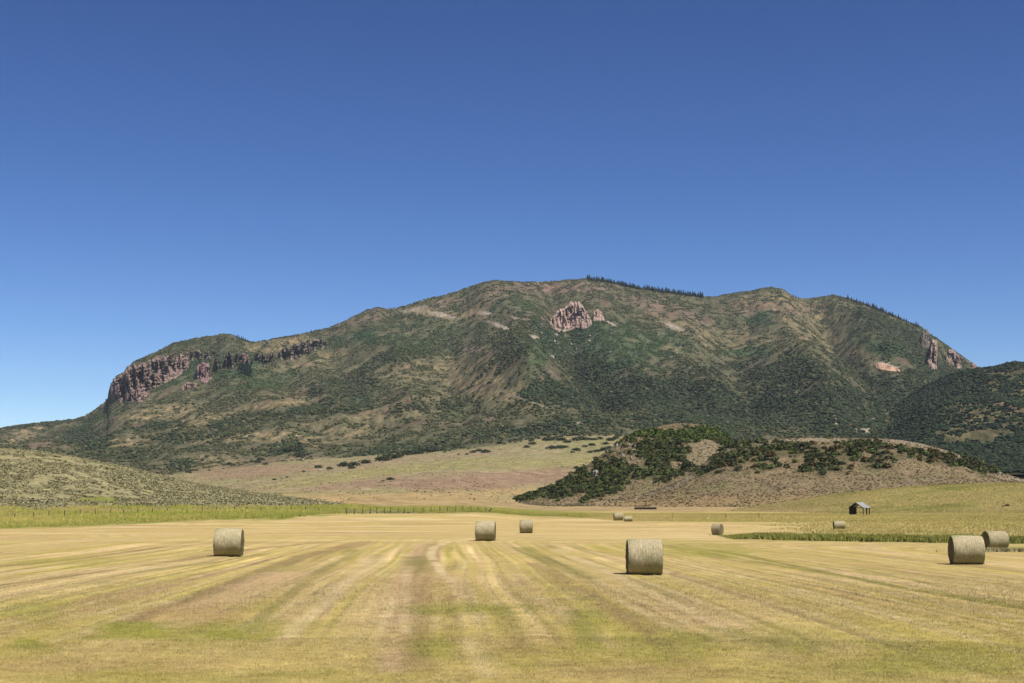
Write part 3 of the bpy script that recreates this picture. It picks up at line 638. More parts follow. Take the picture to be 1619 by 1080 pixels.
# tall grass along the far edge, left
x, y = polar_rand(200000, -60, 930, 200, 430); px, py = project(x, y, 0 * x)
b = np.interp(px, BX, BY); k = (py < b - .6 + 1.0 * perlin(x / 4, y / 4, 191)) & (fbm(x / 7, y / 7, 2, 190) > -.42) & (rng.random(len(x)) < 1 - .9 * sst(860, 930, px))
x, y, py, px, b = x[k], y[k], py[k], px[k], b[k]; z = ground.height(x, y)
zz = top_z(x, y); k = zz < z + 1.0; z = np.maximum(z, zz); x, y, z, py, px, b = x[k], y[k], z[k], py[k], px[k], b[k]; n = len(x)
e = b - py
colr = np.zeros((n, 3)) + np.array([.31, .34, .05]); colr = cmix(colr, [.50, .42, .11], sst(-.2, .4, fbm(x / 18, y / 25, 3, 192)) * .8 + .0 * x)
colr = cmix(colr, [.44, .34, .12], sst(4, 9, e) * sst(-.2, .3, fbm(x / 25, y / 12, 2, 193)) * .9); colr = cmix(colr, [.17, .20, .03], (1 - sst(0, 2.5, e)) * .6); colr = cmix(colr, [.50, .38, .15], sst(6, 16, e) * .6); colr = cmix(colr, [.46, .37, .11], (rng.random(n) < .3) * .8)
colr *= rng.uniform(.75, 1.25, (n, 1)); hs = rng.uniform(.3, .85, n) * (1 + .8 * fbm(x / 9, y / 9, 3, 194)) * (.45 + .55 * sst(0, 4, e))
bake("tall_grass", TALL, np.stack([x, y, z], -1), hs, colr, m_grass, "tall green and yellow uncut grass along the far edge of the mown field", "grass", vary=.1)
# ditch grass right
x, y = polar_rand(80000, 1120, 1960, 112, 160); px, py = project(x, y, 0 * x); dl = ditch_line(px)
k = (np.abs(py - dl + .3) < 2.6 + 1.2 * perlin(x / 3, y / 3, 195)) & (px > 1150 + 12 * rng.standard_normal(len(px))) & (fbm(x / 3, y / 3, 2, 196) > -.3 - .3 * sst(1350, 1450, px))
x, y, px, py, dl = x[k], y[k], px[k], py[k], dl[k]; n = len(x)
colr = np.zeros((n, 3)) + np.array([.22, .235, .04]); colr = cmix(colr, [.10, .115, .02], sst(-.5, 2, py - dl) * sst(-.1, .3, perlin(x / 2.5, y / 4, 199)) * .9); colr = cmix(colr, [.36, .31, .08], (rng.random(n) < .3) * .8); colr *= rng.uniform(.7, 1.3, (n, 1))
hs = rng.uniform(.08, .42, n) * sst(1145, 1200, px) * (1 + .5 * perlin(x / 4, y / 4, 197)) + .12
bake("ditch_grass", TALL, np.stack([x, y, ground.height(x, y)], -1), hs, colr, m_grass, "dark green rushes in the shallow ditch crossing the right of the field", "grass")
# rough meadow right and centre
x, y = polar_rand(140000, 850, 1960, 140, 462); px, py = project(x, y, 0 * x)
un = 1 - mown_mask(px, py); beh = (px > 1190) & (py < ditch_line(px) - 3)
k = (un > .5) | (beh & (fbm(x / 18, y / 7, 3, 45) + sst(1250, 1400, px) * .9 - .5 * (1 - sst(1190, 1270, px)) > 0.0)); k &= rng.random(len(x)) < .6
x, y, px, py = x[k], y[k], px[k], py[k]; z = ground.height(x, y); k = top_z(x, y) < z + .4; x, y, z, px, py = x[k], y[k], z[k], px[k], py[k]; n = len(x)
colr = field_color(x, y) * rng.uniform(.85, 1.25, (n, 1)); colr = cmix(colr, [.58, .45, .15], .45 + 0 * x); colr = cmix(colr, [.27, .27, .05], sst(.2, .45, perlin(x / 30, y / 9, 200)) * .5)
bake("meadow_grass", TALL, np.stack([x, y, z], -1), rng.uniform(.12, .32, n), colr, m_grass, "low yellow olive grass of the rough meadow around the open shed", "grass")
# rise grass
x, y = polar_rand(55000, 1080, 1880, 440, 580); z = kc.height(x, y); k = (z > top_z(x, y) - .05) & (rng.random(len(x)) < sst(1090, 1400, project(x, y, z)[0])); x, y, z = x[k], y[k], z[k]; n = len(x)
colr = np.zeros((n, 3)) + np.array([.42, .345, .11]); colr = cmix(colr, [.28, .26, .06], sst(-.1, .3, fbm(x / 30, y / 20, 3, 198))); colr *= rng.uniform(.75, 1.25, (n, 1))
bake("rise_grass", TALL, np.stack([x, y, z], -1), rng.uniform(.2, .4, n), colr, m_grass, "short olive grass on the low rise behind the shed", "grass")
# stubble and cut hay on the near field
FLATS = [tuft(6, 320 + i, .055, .007, .06, 1.4) for i in range(6)] + [tuft(6, 330 + i, .03, .012, .09, 5.0) for i in range(6)]
x, y = polar_rand(190000, -40, 1660, 22, 75)
k = rng.random(len(x)) < np.clip((44 / np.hypot(x, y)) ** 2, .12, 1) * (1 - sst(45, 75, np.hypot(x, y))); x, y = x[k], y[k]
x2, y2 = polar_rand(60000, -40, 1660, 22, 34); x = np.concatenate([x, x2]); y = np.concatenate([y, y2]); n = len(x)
colr = field_color(x, y); colr = colr * rng.uniform(.78, 1.28, (n, 1)); colr = cmix(colr, [.72, .60, .32], (rng.random(n) < .15) * .7)
sc = rng.uniform(.4, 1.1, n) * np.clip(np.hypot(x, y) / 35, .8, 1.4)
bake("field_stubble", FLATS, np.stack([x, y, ground.height(x, y)], -1), sc, colr, m_grass, "short pale stubble and loose cut hay on the near field", "stubble", vary=.08)

# ================================================================== ROCKS
m_rock = material("pink_rock", nscale=.25, namp=.25, nscale2=1.2, namp2=.2, bump=.8, bscale=.35)
def crag(name, P, poly_top, poly_bot, label, colr=(.40, .27, .22), keep=1.0, columns=.14, seed=0, step=.8, kmin=.15, spike=.0, hole=-.55, cat="rock outcrop", lean=0.9):
    """a rock face standing out of the slope between an upper and a lower line of the photo"""
    xs = np.arange(poly_top[0][0], poly_top[-1][0] + step, step)
    top = np.interp(xs, [p[0] for p in poly_top], [p[1] for p in poly_top]); bot = np.interp(xs, [p[0] for p in poly_bot], [p[1] for p in poly_bot])
    top = top + spike * (perlin(xs * .22, 0 * xs, seed + 1) + .7 * perlin(xs * .6, 0 * xs, seed + 2)) * np.clip((bot - top) / 12, 0, 1)
    nr = max(int((bot - top).max() / step), 6); v = np.linspace(0, 1, nr)
    GX = np.repeat(xs[:, None], nr, 1); GY = bot[:, None] + (top - bot)[:, None] * v[None]
    a, r = P.hit(GX.ravel(), GY.ravel())
    r = r.reshape(GX.shape)
    for j in range(1, nr): r[:, j] = np.where(np.isnan(r[:, j]), r[:, j - 1], r[:, j])
    r = np.where(np.isnan(r), P.rs[-60], r); a = a.reshape(GX.shape); te_ = ray(GX, GY)[1]
    r0 = r[:, :1]
    cols_ = fbm(GX * columns, GY * columns * .28, 4, seed + 3); n2_ = fbm(GX * .35, GY * .3, 3, seed + 4) + .35 * perlin(GX * .05, (GY + GX * .12) * .33, seed + 8)
    k = np.clip(lean * (.72 + .32 * cols_) + .07 * n2_, kmin, 1.02)
    edge = np.minimum(sst(0, .12, 1 - v)[None], 1) * sst(0, 3, np.minimum(GX - xs[0], xs[-1] - GX))
    mask = sst(hole, hole + .15, cols_ + .5 * n2_)
    rr = r + (r0 - r) * k * edge * mask - 3 * edge * mask + 5 * (1 - mask * edge)
    rr = rr - 3.0 * (cols_ + .4 * n2_) * edge
    X_ = rr * np.sin(a); Y_ = rr * np.cos(a); Z_ = CAMZ + te_ * rr
    X_ = np.concatenate([X_, X_[:, -1:] * 1.012], 1); Y_ = np.concatenate([Y_, Y_[:, -1:] * 1.012], 1); Z_ = np.concatenate([Z_, Z_[:, -1:] - 8], 1)
    nr += 1; GX = np.concatenate([GX, GX[:, -1:]], 1); GY = np.concatenate([GY, GY[:, -1:]], 1); cols_ = np.concatenate([cols_, cols_[:, -1:]], 1); n2_ = np.concatenate([n2_, n2_[:, -1:]], 1)
    idx = np.arange(len(xs) * nr).reshape(len(xs), nr)
    q = np.stack([idx[:-1, :-1], idx[1:, :-1], idx[1:, 1:], idx[:-1, 1:]], -1).reshape(-1, 4)
    C = np.zeros(GX.shape + (3,)) + np.array(colr); C = cmix(C, np.array(colr) * 1.25, sst(.0, .5, perlin(GX * .12, GY * .06, seed + 6)) * .6); C = cmix(C, np.array(colr) * .6, sst(.1, .5, -cols_) * .6)
    C = cmix(C, [.06, .075, .04], sst(.05, .3, fbm(GX * .13, GY * .2, 3, seed + 7)) * keep * .75)
    C *= (1 + .3 * n2_)[..., None]
    me = np_mesh(name, np.stack([X_, Y_, Z_], -1).reshape(-1, 3), q, np.clip(C.reshape(-1, 3), .01, 1), False)
    return tag(link(name, me, m_rock), label, cat)
ROCKS_A = []
crag("rock_outcrop", mt, [(867, 512), (875, 498), (885, 488), (893, 486), (900, 478), (910, 476), (920, 480), (927, 492), (934, 505), (937, 510)], [(867, 514), (875, 522), (885, 525), (900, 524), (910, 518), (920, 521), (930, 518), (937, 512)], "large pink spired rock outcrop high on the middle of the mountain", (.50, .36, .295), 0.15, .22, 400, .6, spike=4, hole=-2)
crag("rock_outcrop", mt, [(936, 505), (940, 490), (945, 487), (951, 494), (958, 507)], [(936, 507), (942, 508), (950, 508), (958, 509)], "smaller pink rock fin just right of the large spired outcrop", (.48, .345, .28), 0.1, .3, 410, .6, spike=3, hole=-2)
crag("cliff", mt, [(170, 630), (173, 613), (180, 600), (196, 588), (204, 578), (225, 574), (250, 562), (270, 562), (285, 566), (300, 565)], [(170, 634), (185, 636), (200, 637), (225, 636), (240, 618), (255, 610), (275, 600), (290, 590), (300, 580)], "long pink cliff at the left shoulder of the mountain", (.33, .225, .185), .9, .13, 420, .7, spike=3, hole=-.2, cat="cliff")
crag("rock_outcrop", mt, [(306, 595), (312, 578), (322, 572), (330, 575), (336, 598)], [(306, 598), (315, 602), (325, 606), (336, 600)], "reddish rock face right of the long left cliff", (.34, .215, .19), .4, .3, 430, .6, spike=3, hole=-2)
crag("rock_outcrop", mt, [(284, 614), (296, 604), (312, 606)], [(284, 617), (297, 617), (312, 610)], "low pink rock slab beneath the reddish rock face", (.38, .26, .22), .1, .3, 440, .6, hole=-2)
crag("rock_outcrop", mt, [(376, 575), (379, 560), (386, 558), (392, 562), (396, 574)], [(376, 577), (384, 580), (396, 577)], "small dark red rock face beside the wooded notch on the left shoulder", (.30, .18, .15), .5, .3, 450, .6, hole=-2)
crag("cliff", mt, [(440, 556), (455, 546), (475, 541), (495, 535), (512, 535), (520, 545)], [(440, 568), (455, 572), (475, 566), (495, 560), (512, 552), (520, 548)], "dark broken cliff band right of the grassy saddle", (.24, .185, .14), 1.1, .25, 460, .7, spike=3, hole=-.08, cat="cliff")
crag("cliff", mt, [(338, 566), (350, 558), (370, 556), (395, 556), (420, 560), (438, 556)], [(338, 588), (355, 590), (380, 584), (400, 584), (420, 580), (438, 572)], "dark brown broken rock band between the reddish face and the grassy saddle", (.19, .155, .12), 1.3, .2, 462, .7, spike=3, hole=.17, cat="cliff")
crag("cliff", mt, [(205, 582), (225, 577), (250, 566), (280, 556), (320, 552), (345, 556)], [(205, 594), (225, 590), (250, 580), (280, 572), (320, 570), (345, 566)], "upper brown rock ledge above the long left cliff", (.30, .22, .165), 1.1, .16, 465, .7, spike=3, hole=.04, cat="cliff")
crag("rock_outcrop", mt, [(1454, 540), (1458, 524), (1463, 519), (1470, 526), (1474, 542)], [(1454, 545), (1462, 552), (1474, 550)], "dark grey rock buttress at the top of the right cliffs", (.20, .17, .13), .6, .3, 468, .6, spike=2, hole=-2)
crag("rock_outcrop", mt, [(1464, 580), (1468, 555), (1474, 538), (1480, 536), (1484, 552), (1483, 584)], [(1464, 582), (1472, 586), (1483, 587)], "tall narrow pink rock tower on the right end of the mountain", (.42, .31, .25), .3, .3, 470, .6, spike=3, hole=-2)
crag("rock_outcrop", mt, [(1494, 568), (1500, 552), (1507, 552), (1515, 562), (1522, 580)], [(1494, 572), (1505, 578), (1514, 584), (1522, 584)], "broad pink rock tower below the skyline at the right end", (.36, .27, .22), .5, .3, 480, .6, spike=3, hole=-2)
crag("rock_outcrop", mt, [(1533, 578), (1538, 573), (1544, 578), (1546, 582)], [(1533, 582), (1540, 583), (1546, 584)], "last small rock knob where the mountain meets the dark spur", (.34, .22, .18), .2, .3, 485, .6, hole=-2)
crag("rock_slide", mt, [(1382, 577), (1390, 573), (1402, 575), (1412, 580), (1424, 585)], [(1382, 579), (1390, 584), (1404, 586), (1424, 588)], "bright orange pink bare scar low on the right slope", (.62, .40, .26), 0, .2, 490, .6, hole=-2, lean=.4, cat="rock scar")
for (u, v, w_) in ((957, 722, 3), (961, 716, 4), (966, 712, 5), (971, 717, 4), (975, 708, 6), (979, 714, 4), (983, 705, 5), (985, 722, 6), (989, 711, 4), (992, 718, 5), (995, 706, 6), (998, 726, 7), (1001, 713, 5), (1004, 708, 6), (1006, 720, 5), (1009, 731, 5), (994, 735, 6), (985, 731, 4), (1002, 738, 5), (1013, 742, 4), (976, 726, 4), (968, 724, 3), (1015, 726, 3), (942, 744, 3), (1020, 748, 4)):
    ROCKS_A.append((u, v, w_))

crag("rock_outcrop", ka, [(934, 750), (938, 743), (944, 742), (948, 747)], [(934, 752), (940, 753), (948, 752)], "single pale boulder low on the rocky hill's left flank", (.42, .38, .30), 0, .3, 510, .45, hole=-2)
# boulders below the outcrop
bt = [ico(1, 520 + i, .22) for i in range(3)]
import bmesh
m_boulder = material("pale_boulder", col=(.42, .37, .30), nscale=.3, namp=.3)
BL = [(878, 531, 7.5, "tall pale boulder standing right below the large pink outcrop"), (877, 541, 5, "pale boulder under the tallest boulder of the lush slope"), (882, 545, 4.5, None), (902, 538, 3.2, None), (916, 529, 3, None), (932, 533, 5, "pale square boulder on the lush slope right of the outcrop foot"), (932, 540, 4, None), (903, 546, 4, None), (912, 553, 4, None), (893, 557, 3.2, None), (929, 553, 3.2, None), (930, 546, 2.6, None), (921, 551, 2.4, None), (965, 558, 3.4, None), (872, 566, 7.5, "pink boulder pile low on the lush slope under the outcrop"), (855, 527, 5, None), (868, 560, 2.6, None), (920, 558, 2.4, None), (891, 563, 2.4, None), (1050, 530, 3.5, None), (895, 534, 2.5, None), (847, 519, 3.5, None), (935, 598, 2.6, None), (927, 597, 2.6, None), (866, 543, 3, None)]
for k, (u, v, w_) in enumerate(ROCKS_A):
    x, y, z = [float(q[0]) for q in ka.point([u], [v])]; V, Fq = bt[k % 3]; s_ = .55 * w_ * math.hypot(x, y) / F
    if k < 3: KR = globals().setdefault("KR", []); KR.append(np_mesh("rock", V, Fq)); KR[-1].materials.append(m_boulder)
    o = bpy.data.objects.new("rock", KR[k % 3]); COL.objects.link(o); o.location = (x, y, z + s_ * .3); o.scale = (s_ * .8, s_ * .6, s_ * rng.uniform(1.0, 1.9)); o.rotation_euler = (rng.normal(0, .2), rng.normal(0, .25), k * 1.3)
    tag(o, "pale rock on the steep left face of the rocky hill", "rock", "rocks on the steep left face of the rocky hill")
bmesh_ = {}
for k, (u, v, s_, lb) in enumerate(BL):
    x, y, z = [float(q[0]) for q in mt.point([u], [v])]
    V, Fq = bt[k % 3]
    if k % 3 not in bmesh_: bmesh_[k % 3] = np_mesh("boulder", V, Fq); bmesh_[k % 3].materials.append(m_boulder)
    o = bpy.data.objects.new("boulder", bmesh_[k % 3]); COL.objects.link(o); o.location = (x, y, z + s_ * .25); o.scale = (s_ * .9, s_ * .7, s_ * .75); o.rotation_euler = (0, 0, k * 1.7)
    tag(o, lb or "small pale boulder scattered on the lush slope below the outcrop", "boulder", "boulders below the pink outcrop")

# ================================================================== TREES AND SHRUBS
m_pine = material("conifer_needles", col=(.018, .032, .020), rough=.8)
m_bark = material("bark", col=(.10, .07, .05))
def pine_mesh(seed):
    g = np.random.default_rng(seed); V = []; Fq = []; nl = 9
    for l in range(nl):
        t = l / nl; z = .10 + .9 * t; rad = .20 * (1 - t) ** .8 * g.uniform(.75, 1.2) + .015; nb = 9
        a0 = g.uniform(0, 6.28)
        for b in range(nb):
            a = a0 + b * 2 * math.pi / nb + g.normal(0, .12); rr = rad * g.uniform(.6, 1.25); i = len(V)
            V += [(0, 0, z + .13), (rr * math.cos(a - .38), rr * math.sin(a - .38), z - .03 * g.random()), (rr * 1.15 * math.cos(a), rr * 1.15 * math.sin(a), z - .07), (rr * math.cos(a + .38), rr * math.sin(a + .38), z - .03 * g.random())]
            Fq += [(i, i + 1, i + 2), (i, i + 2, i + 3)]
    return np_mesh("pine_crown", np.array(V), np.array(Fq))
def trunk_mesh():
    bm = bmesh.new(); bmesh.ops.create_cone(bm, segments=7, radius1=.022, radius2=.006, depth=.9, cap_ends=True)
    for v in bm.verts: v.co.z += .43
    me = bpy.data.meshes.new("trunk"); bm.to_mesh(me); bm.free(); return me
PM = [pine_mesh(600 + i) for i in range(4)]; TM = trunk_mesh()
for m_ in PM: m_.materials.append(m_pine)
TM.materials.append(m_bark)
def pine(px, hpx, label, group, dy=0.0, py=None):
    py = float(np.interp(px, PX, PY)) + dy + 1.2 if py is None else py
    a, r = mt.hit([px], [py])
    rr = float(r[0]) if not np.isnan(r[0]) else 3600.
    a = float(a[0]); x = rr * math.sin(a); y = rr * math.cos(a); z = float(mt.height(np.array([x]), np.array([y]))[0])
    hm = hpx * rr / F
    e = empty("pine_tree", (x, y, z - .3), rng.uniform(0, 6.28)); e.scale = (hm * 1.1, hm * 1.1, hm); tag(e, label, "conifer", group)
    for nm, me in (("crown", PM[rng.integers(0, 4)]), ("trunk", TM)):
        o = bpy.data.objects.new(nm, me); COL.objects.link(o); o.parent = e
u = 905.
while u < 1112:
    dens = 1.0 if u > 926 else 3.0
    if 1012 < u < 1018: dens = 2.0
    pine(u + rng.uniform(-.5, .5), rng.uniform(5.0, 9.5) * (1 if u > 926 else .55), "small dark conifer in the long row along the summit ridge", "conifers along the summit ridge", rng.uniform(-.6, 1.2)); u += rng.uniform(1.0, 2.2) * dens
for u in np.concatenate([np.linspace(1341, 1370, 7), np.linspace(1372, 1392, 10), np.linspace(1394, 1412, 12), np.linspace(1414, 1452, 13)]):
    pine(float(u) + rng.uniform(-1, 1), rng.uniform(4.5, 9.0), "small dark conifer on the skyline descending to the right cliffs", "conifers on the right skyline", rng.uniform(-.2, 1.5))
for u, h_ in ((375, 7), (378, 6.5), (382, 7), (385, 6), (388, 6), (391, 5), (394, 4)):
    pine(u, h_, "dark conifer clustered on the left shoulder beside the grassy saddle", "conifers on the left shoulder", .6)
for u, h_ in ((402, 3), (410, 3), (418, 3.4), (428, 3), (436, 3.6), (445, 3), (484, 5), (492, 5.5), (498, 5), (505, 4), (1254, 4), (1258, 5), (1262, 3.5), (697, 3.5), (622, 2.6), (640, 2.6)):
    pine(u, h_, "lone small conifer spaced out along the bare ridge line", "lone conifers on the ridge line", .3)
for u, v, h_ in ((384, 588, 22), (388, 592, 20), (392, 594, 22), (380, 586, 16), (395, 590, 15)):
    pine(u, h_, "dark conifer in the notch between the left shoulder rocks", "conifers in the rocky notch", py=v)

m_shrub = material("shrub_leaves")
SH = []
for i in range(5):
    V, Fq = leafclump(150, 700 + i, .20, .45, .8); g = np.random.default_rng(i)
    C = np.zeros((len(V), 3)) + np.array([.052, .064, .030]); C *= np.repeat(g.uniform(.6, 1.5, (len(V) // 3, 1)), 3, 0)
    me = np_mesh("foliage", V, Fq, C); me.materials.append(m_shrub); SH.append(me)
STEM = bpy.data.meshes.new("stem"); bm = bmesh.new()
for k in range(4):
    a = k * 1.6; q = bmesh.ops.create_cone(bm, segments=6, radius1=.06, radius2=.025, depth=.9, cap_ends=True)
    for v in q['verts']: v.co.z += .25; v.co.x += .25 * v.co.z * math.cos(a) + .03 * math.cos(a); v.co.y += .25 * v.co.z * math.sin(a) + .03 * math.sin(a)
bm.to_mesh(STEM); bm.free(); STEM.materials.append(m_bark)
def shrub(P, px, py, w, label, group=None, ratio=.8, name="shrub"):
    x, y, z = [float(q[0]) for q in P.point([px], [py])]; r = math.hypot(x, y); s_ = w / 2 * r / F * 1.6
    e = empty(name, (x, y, z + .15 * s_), rng.uniform(0, 6.28)); e.scale = (s_, s_, s_ * ratio); tag(e, label, "shrub", group)
    for nm, me in (("foliage", SH[rng.integers(0, 5)]), ("stem", STEM)):
        o = bpy.data.objects.new(nm, me); COL.objects.link(o); o.parent = e
        if nm == "stem": o.scale = (.6, .6, .8)
SHR = [(617, 759, 9, "round dark shrub alone on the reddish slope of the meadow"), (606, 761, 4, None), (841, 697, 6, None), (790, 702, 9, None), (808, 698, 7, None), (822, 696, 6, None), (833, 708, 8, None), (842, 703, 10, "dark shrub wide and low left of the shrub group on the upper meadow"), (748, 716, 8, None), (757, 714, 9, None), (767, 716, 11, None), (738, 719, 5, None), (725, 719, 4, None), (865, 697, 12, None), (878, 696, 14, "widest dark shrub of the group on the upper meadow"), (888, 697, 12, None), (897, 700, 9, None), (872, 710, 12, None), (885, 709, 11, None), (893, 708, 8, None), (911, 697, 12, None), (921, 696, 14, None), (929, 696, 9, None), (939, 696, 8, None), (948, 695, 9, None), (966, 697, 11, None), (973, 694, 9, None), (925, 707, 7, None), (936, 705, 9, None), (957, 703, 9, None), (905, 716, 6, None), (912, 713, 10, None), (933, 716, 7, None), (943, 715, 10, None), (955, 713, 12, None), (962, 709, 9, None), (926, 686, 7, None), (978, 690, 9, None), (912, 741, 8, "reddish dark shrub beside the foot of the rocky hill"), (889, 739, 3, None), (434, 759, 5, None), (454, 755, 4, None), (503, 740, 10, "pair of tall dark shrubs standing where the meadow meets the mountain"), (475, 722, 14, None), (466, 712, 15, None), (455, 714, 14, None), (430, 717, 10, None), (363, 735, 8, None), (300, 748, 5, None), (408, 732, 8, None), (412, 728, 9, None), (420, 735, 7, None), (480, 746, 5, None), (545, 738, 16, None), (560, 737, 14, None), (556, 741, 9, None), (578, 733, 14, None), (605, 729, 18, None), (617, 726, 18, None), (628, 724, 14, None), (645, 720, 16, None), (660, 718, 16, None), (674, 716, 16, None), (686, 714, 14, None), (521, 742, 8, None)]
for (u, v, w_, lb) in SHR:
    if lb is None: lb = "dark green shrub scattered over the pale upper meadow" if u > 700 else "dark shrub along the lower edge of the mountain left of centre"
    shrub(mt, u, v, w_, lb, "shrubs on the upper meadow" if u > 700 else "shrubs along the mountain foot", .72)
shrub(ka, 1087, 740, 18, "round dark green shrub alone on the tan slope between the two hills", None, .9)
for (u, v, w_) in ((1120, 745, 12), (1113, 748, 9), (1128, 742, 12), (1135, 748, 9), (1080, 752, 5), (1048, 756, 7), (1060, 752, 6)):
    shrub(kb if u > 1100 else ka, u, v, w_, "brown green shrub at the lower left end of the oak brush band", "shrubs at the end of the brush band", .8)
for (u, v, w_) in ((1500, 712, 16), (1519, 716, 12), (1535, 715, 10), (1560, 716, 12), (1607, 714, 14), (1590, 716, 10), (1480, 708, 14)):
    shrub(mt, u, v, w_, "dark shrub on the grey flat at the foot of the dark spur", "shrubs below the dark spur", .7)
shrub(kc, 1592, 800, 5, "tiny dark bush alone on the low grassy rise", None, .9)
shrub(kc, 1586, 801, 3, "smallest dark bush just left of the tiny bush on the rise", None, .8)

# ================================================================== HAY BALES
def bale_mat(name, c1, c2, sc):
    m = bpy.data.materials.new(name); m.use_nodes = True; t = m.node_tree; b = t.nodes["Principled BSDF"]; b.inputs['Roughness'].default_value = .85; b.inputs['Specular IOR Level'].default_value = .2
    tc = t.nodes.new("ShaderNodeTexCoord"); mp = t.nodes.new("ShaderNodeMapping"); mp.inputs['Scale'].default_value = sc; t.links.new(tc.outputs['Object'], mp.inputs[0])
    n1 = t.nodes.new("ShaderNodeTexNoise"); n1.inputs['Scale'].default_value = 5; n1.inputs['Detail'].default_value = 6; n1.inputs['Roughness'].default_value = .7; t.links.new(mp.outputs[0], n1.inputs['Vector'])
    n2 = t.nodes.new("ShaderNodeTexNoise"); n2.inputs['Scale'].default_value = 1.6; t.links.new(tc.outputs['Object'], n2.inputs['Vector'])
    r1 = t.nodes.new("ShaderNodeValToRGB"); r1.color_ramp.elements[0].position = .3; r1.color_ramp.elements[1].position = .7; r1.color_ramp.elements[0].color = (*c1, 1); r1.color_ramp.elements[1].color = (*c2, 1)
    t.links.new(n1.outputs[0], r1.inputs[0])
    mx = t.nodes.new("ShaderNodeMix"); mx.data_type = 'RGBA'; mx.blend_type = 'MIX'; mx.inputs[7].default_value = (c1[0] * .85, c1[1] * 1.02, c1[2] * .8, 1)
    mr = t.nodes.new("ShaderNodeMapRange"); mr.inputs[1].default_value = .42; mr.inputs[2].default_value = .62; mr.inputs[3].default_value = 0; mr.inputs[4].default_value = .6; t.links.new(n2.outputs[0], mr.inputs[0])
    wv = t.nodes.new("ShaderNodeTexWave"); wv.bands_direction = 'X'; wv.inputs['Scale'].default_value = 4.2 if sc[0] > 1 else 0.0; wv.inputs['Distortion'].default_value = 1.2; wv.inputs['Detail'].default_value = 3
    t.links.new(tc.outputs['Object'], wv.inputs['Vector']); wr = t.nodes.new("ShaderNodeMapRange"); wr.inputs[3].default_value = .92; wr.inputs[4].default_value = 1.05; t.links.new(wv.outputs['Fac'], wr.inputs[0])
    oi = t.nodes.new("ShaderNodeObjectInfo"); orr = t.nodes.new("ShaderNodeMapRange"); orr.inputs[3].default_value = .88; orr.inputs[4].default_value = 1.12; t.links.new(oi.outputs['Random'], orr.inputs[0])
    mm_ = t.nodes.new("ShaderNodeMath"); mm_.operation = 'MULTIPLY'; t.links.new(wr.outputs[0], mm_.inputs[0]); t.links.new(orr.outputs[0], mm_.inputs[1])
    vs = t.nodes.new("ShaderNodeVectorMath"); vs.operation = 'SCALE'; t.links.new(mx.outputs[2], vs.inputs[0]); t.links.new(mm_.outputs[0], vs.inputs['Scale'])
    t.links.new(mr.outputs[0], mx.inputs[0]); t.links.new(r1.outputs[0], mx.inputs[6]); t.links.new(vs.outputs[0], b.inputs['Base Color'])
    bp = t.nodes.new("ShaderNodeBump"); bp.inputs['Distance'].default_value = .03; bp.inputs['Strength'].default_value = .9; t.links.new(n1.outputs[0], bp.inputs['Height']); t.links.new(bp.outputs[0], b.inputs['Normal'])
    return m
m_wrap = bale_mat("net_wrapped_hay", (.185, .158, .085), (.40, .335, .205), (3.2, 1.9, 1.9))
m_core = bale_mat("hay_end", (.11, .085, .04), (.26, .21, .11), (1, 5, 5))  # end hay coloured darker to put the shade of the left ends into it
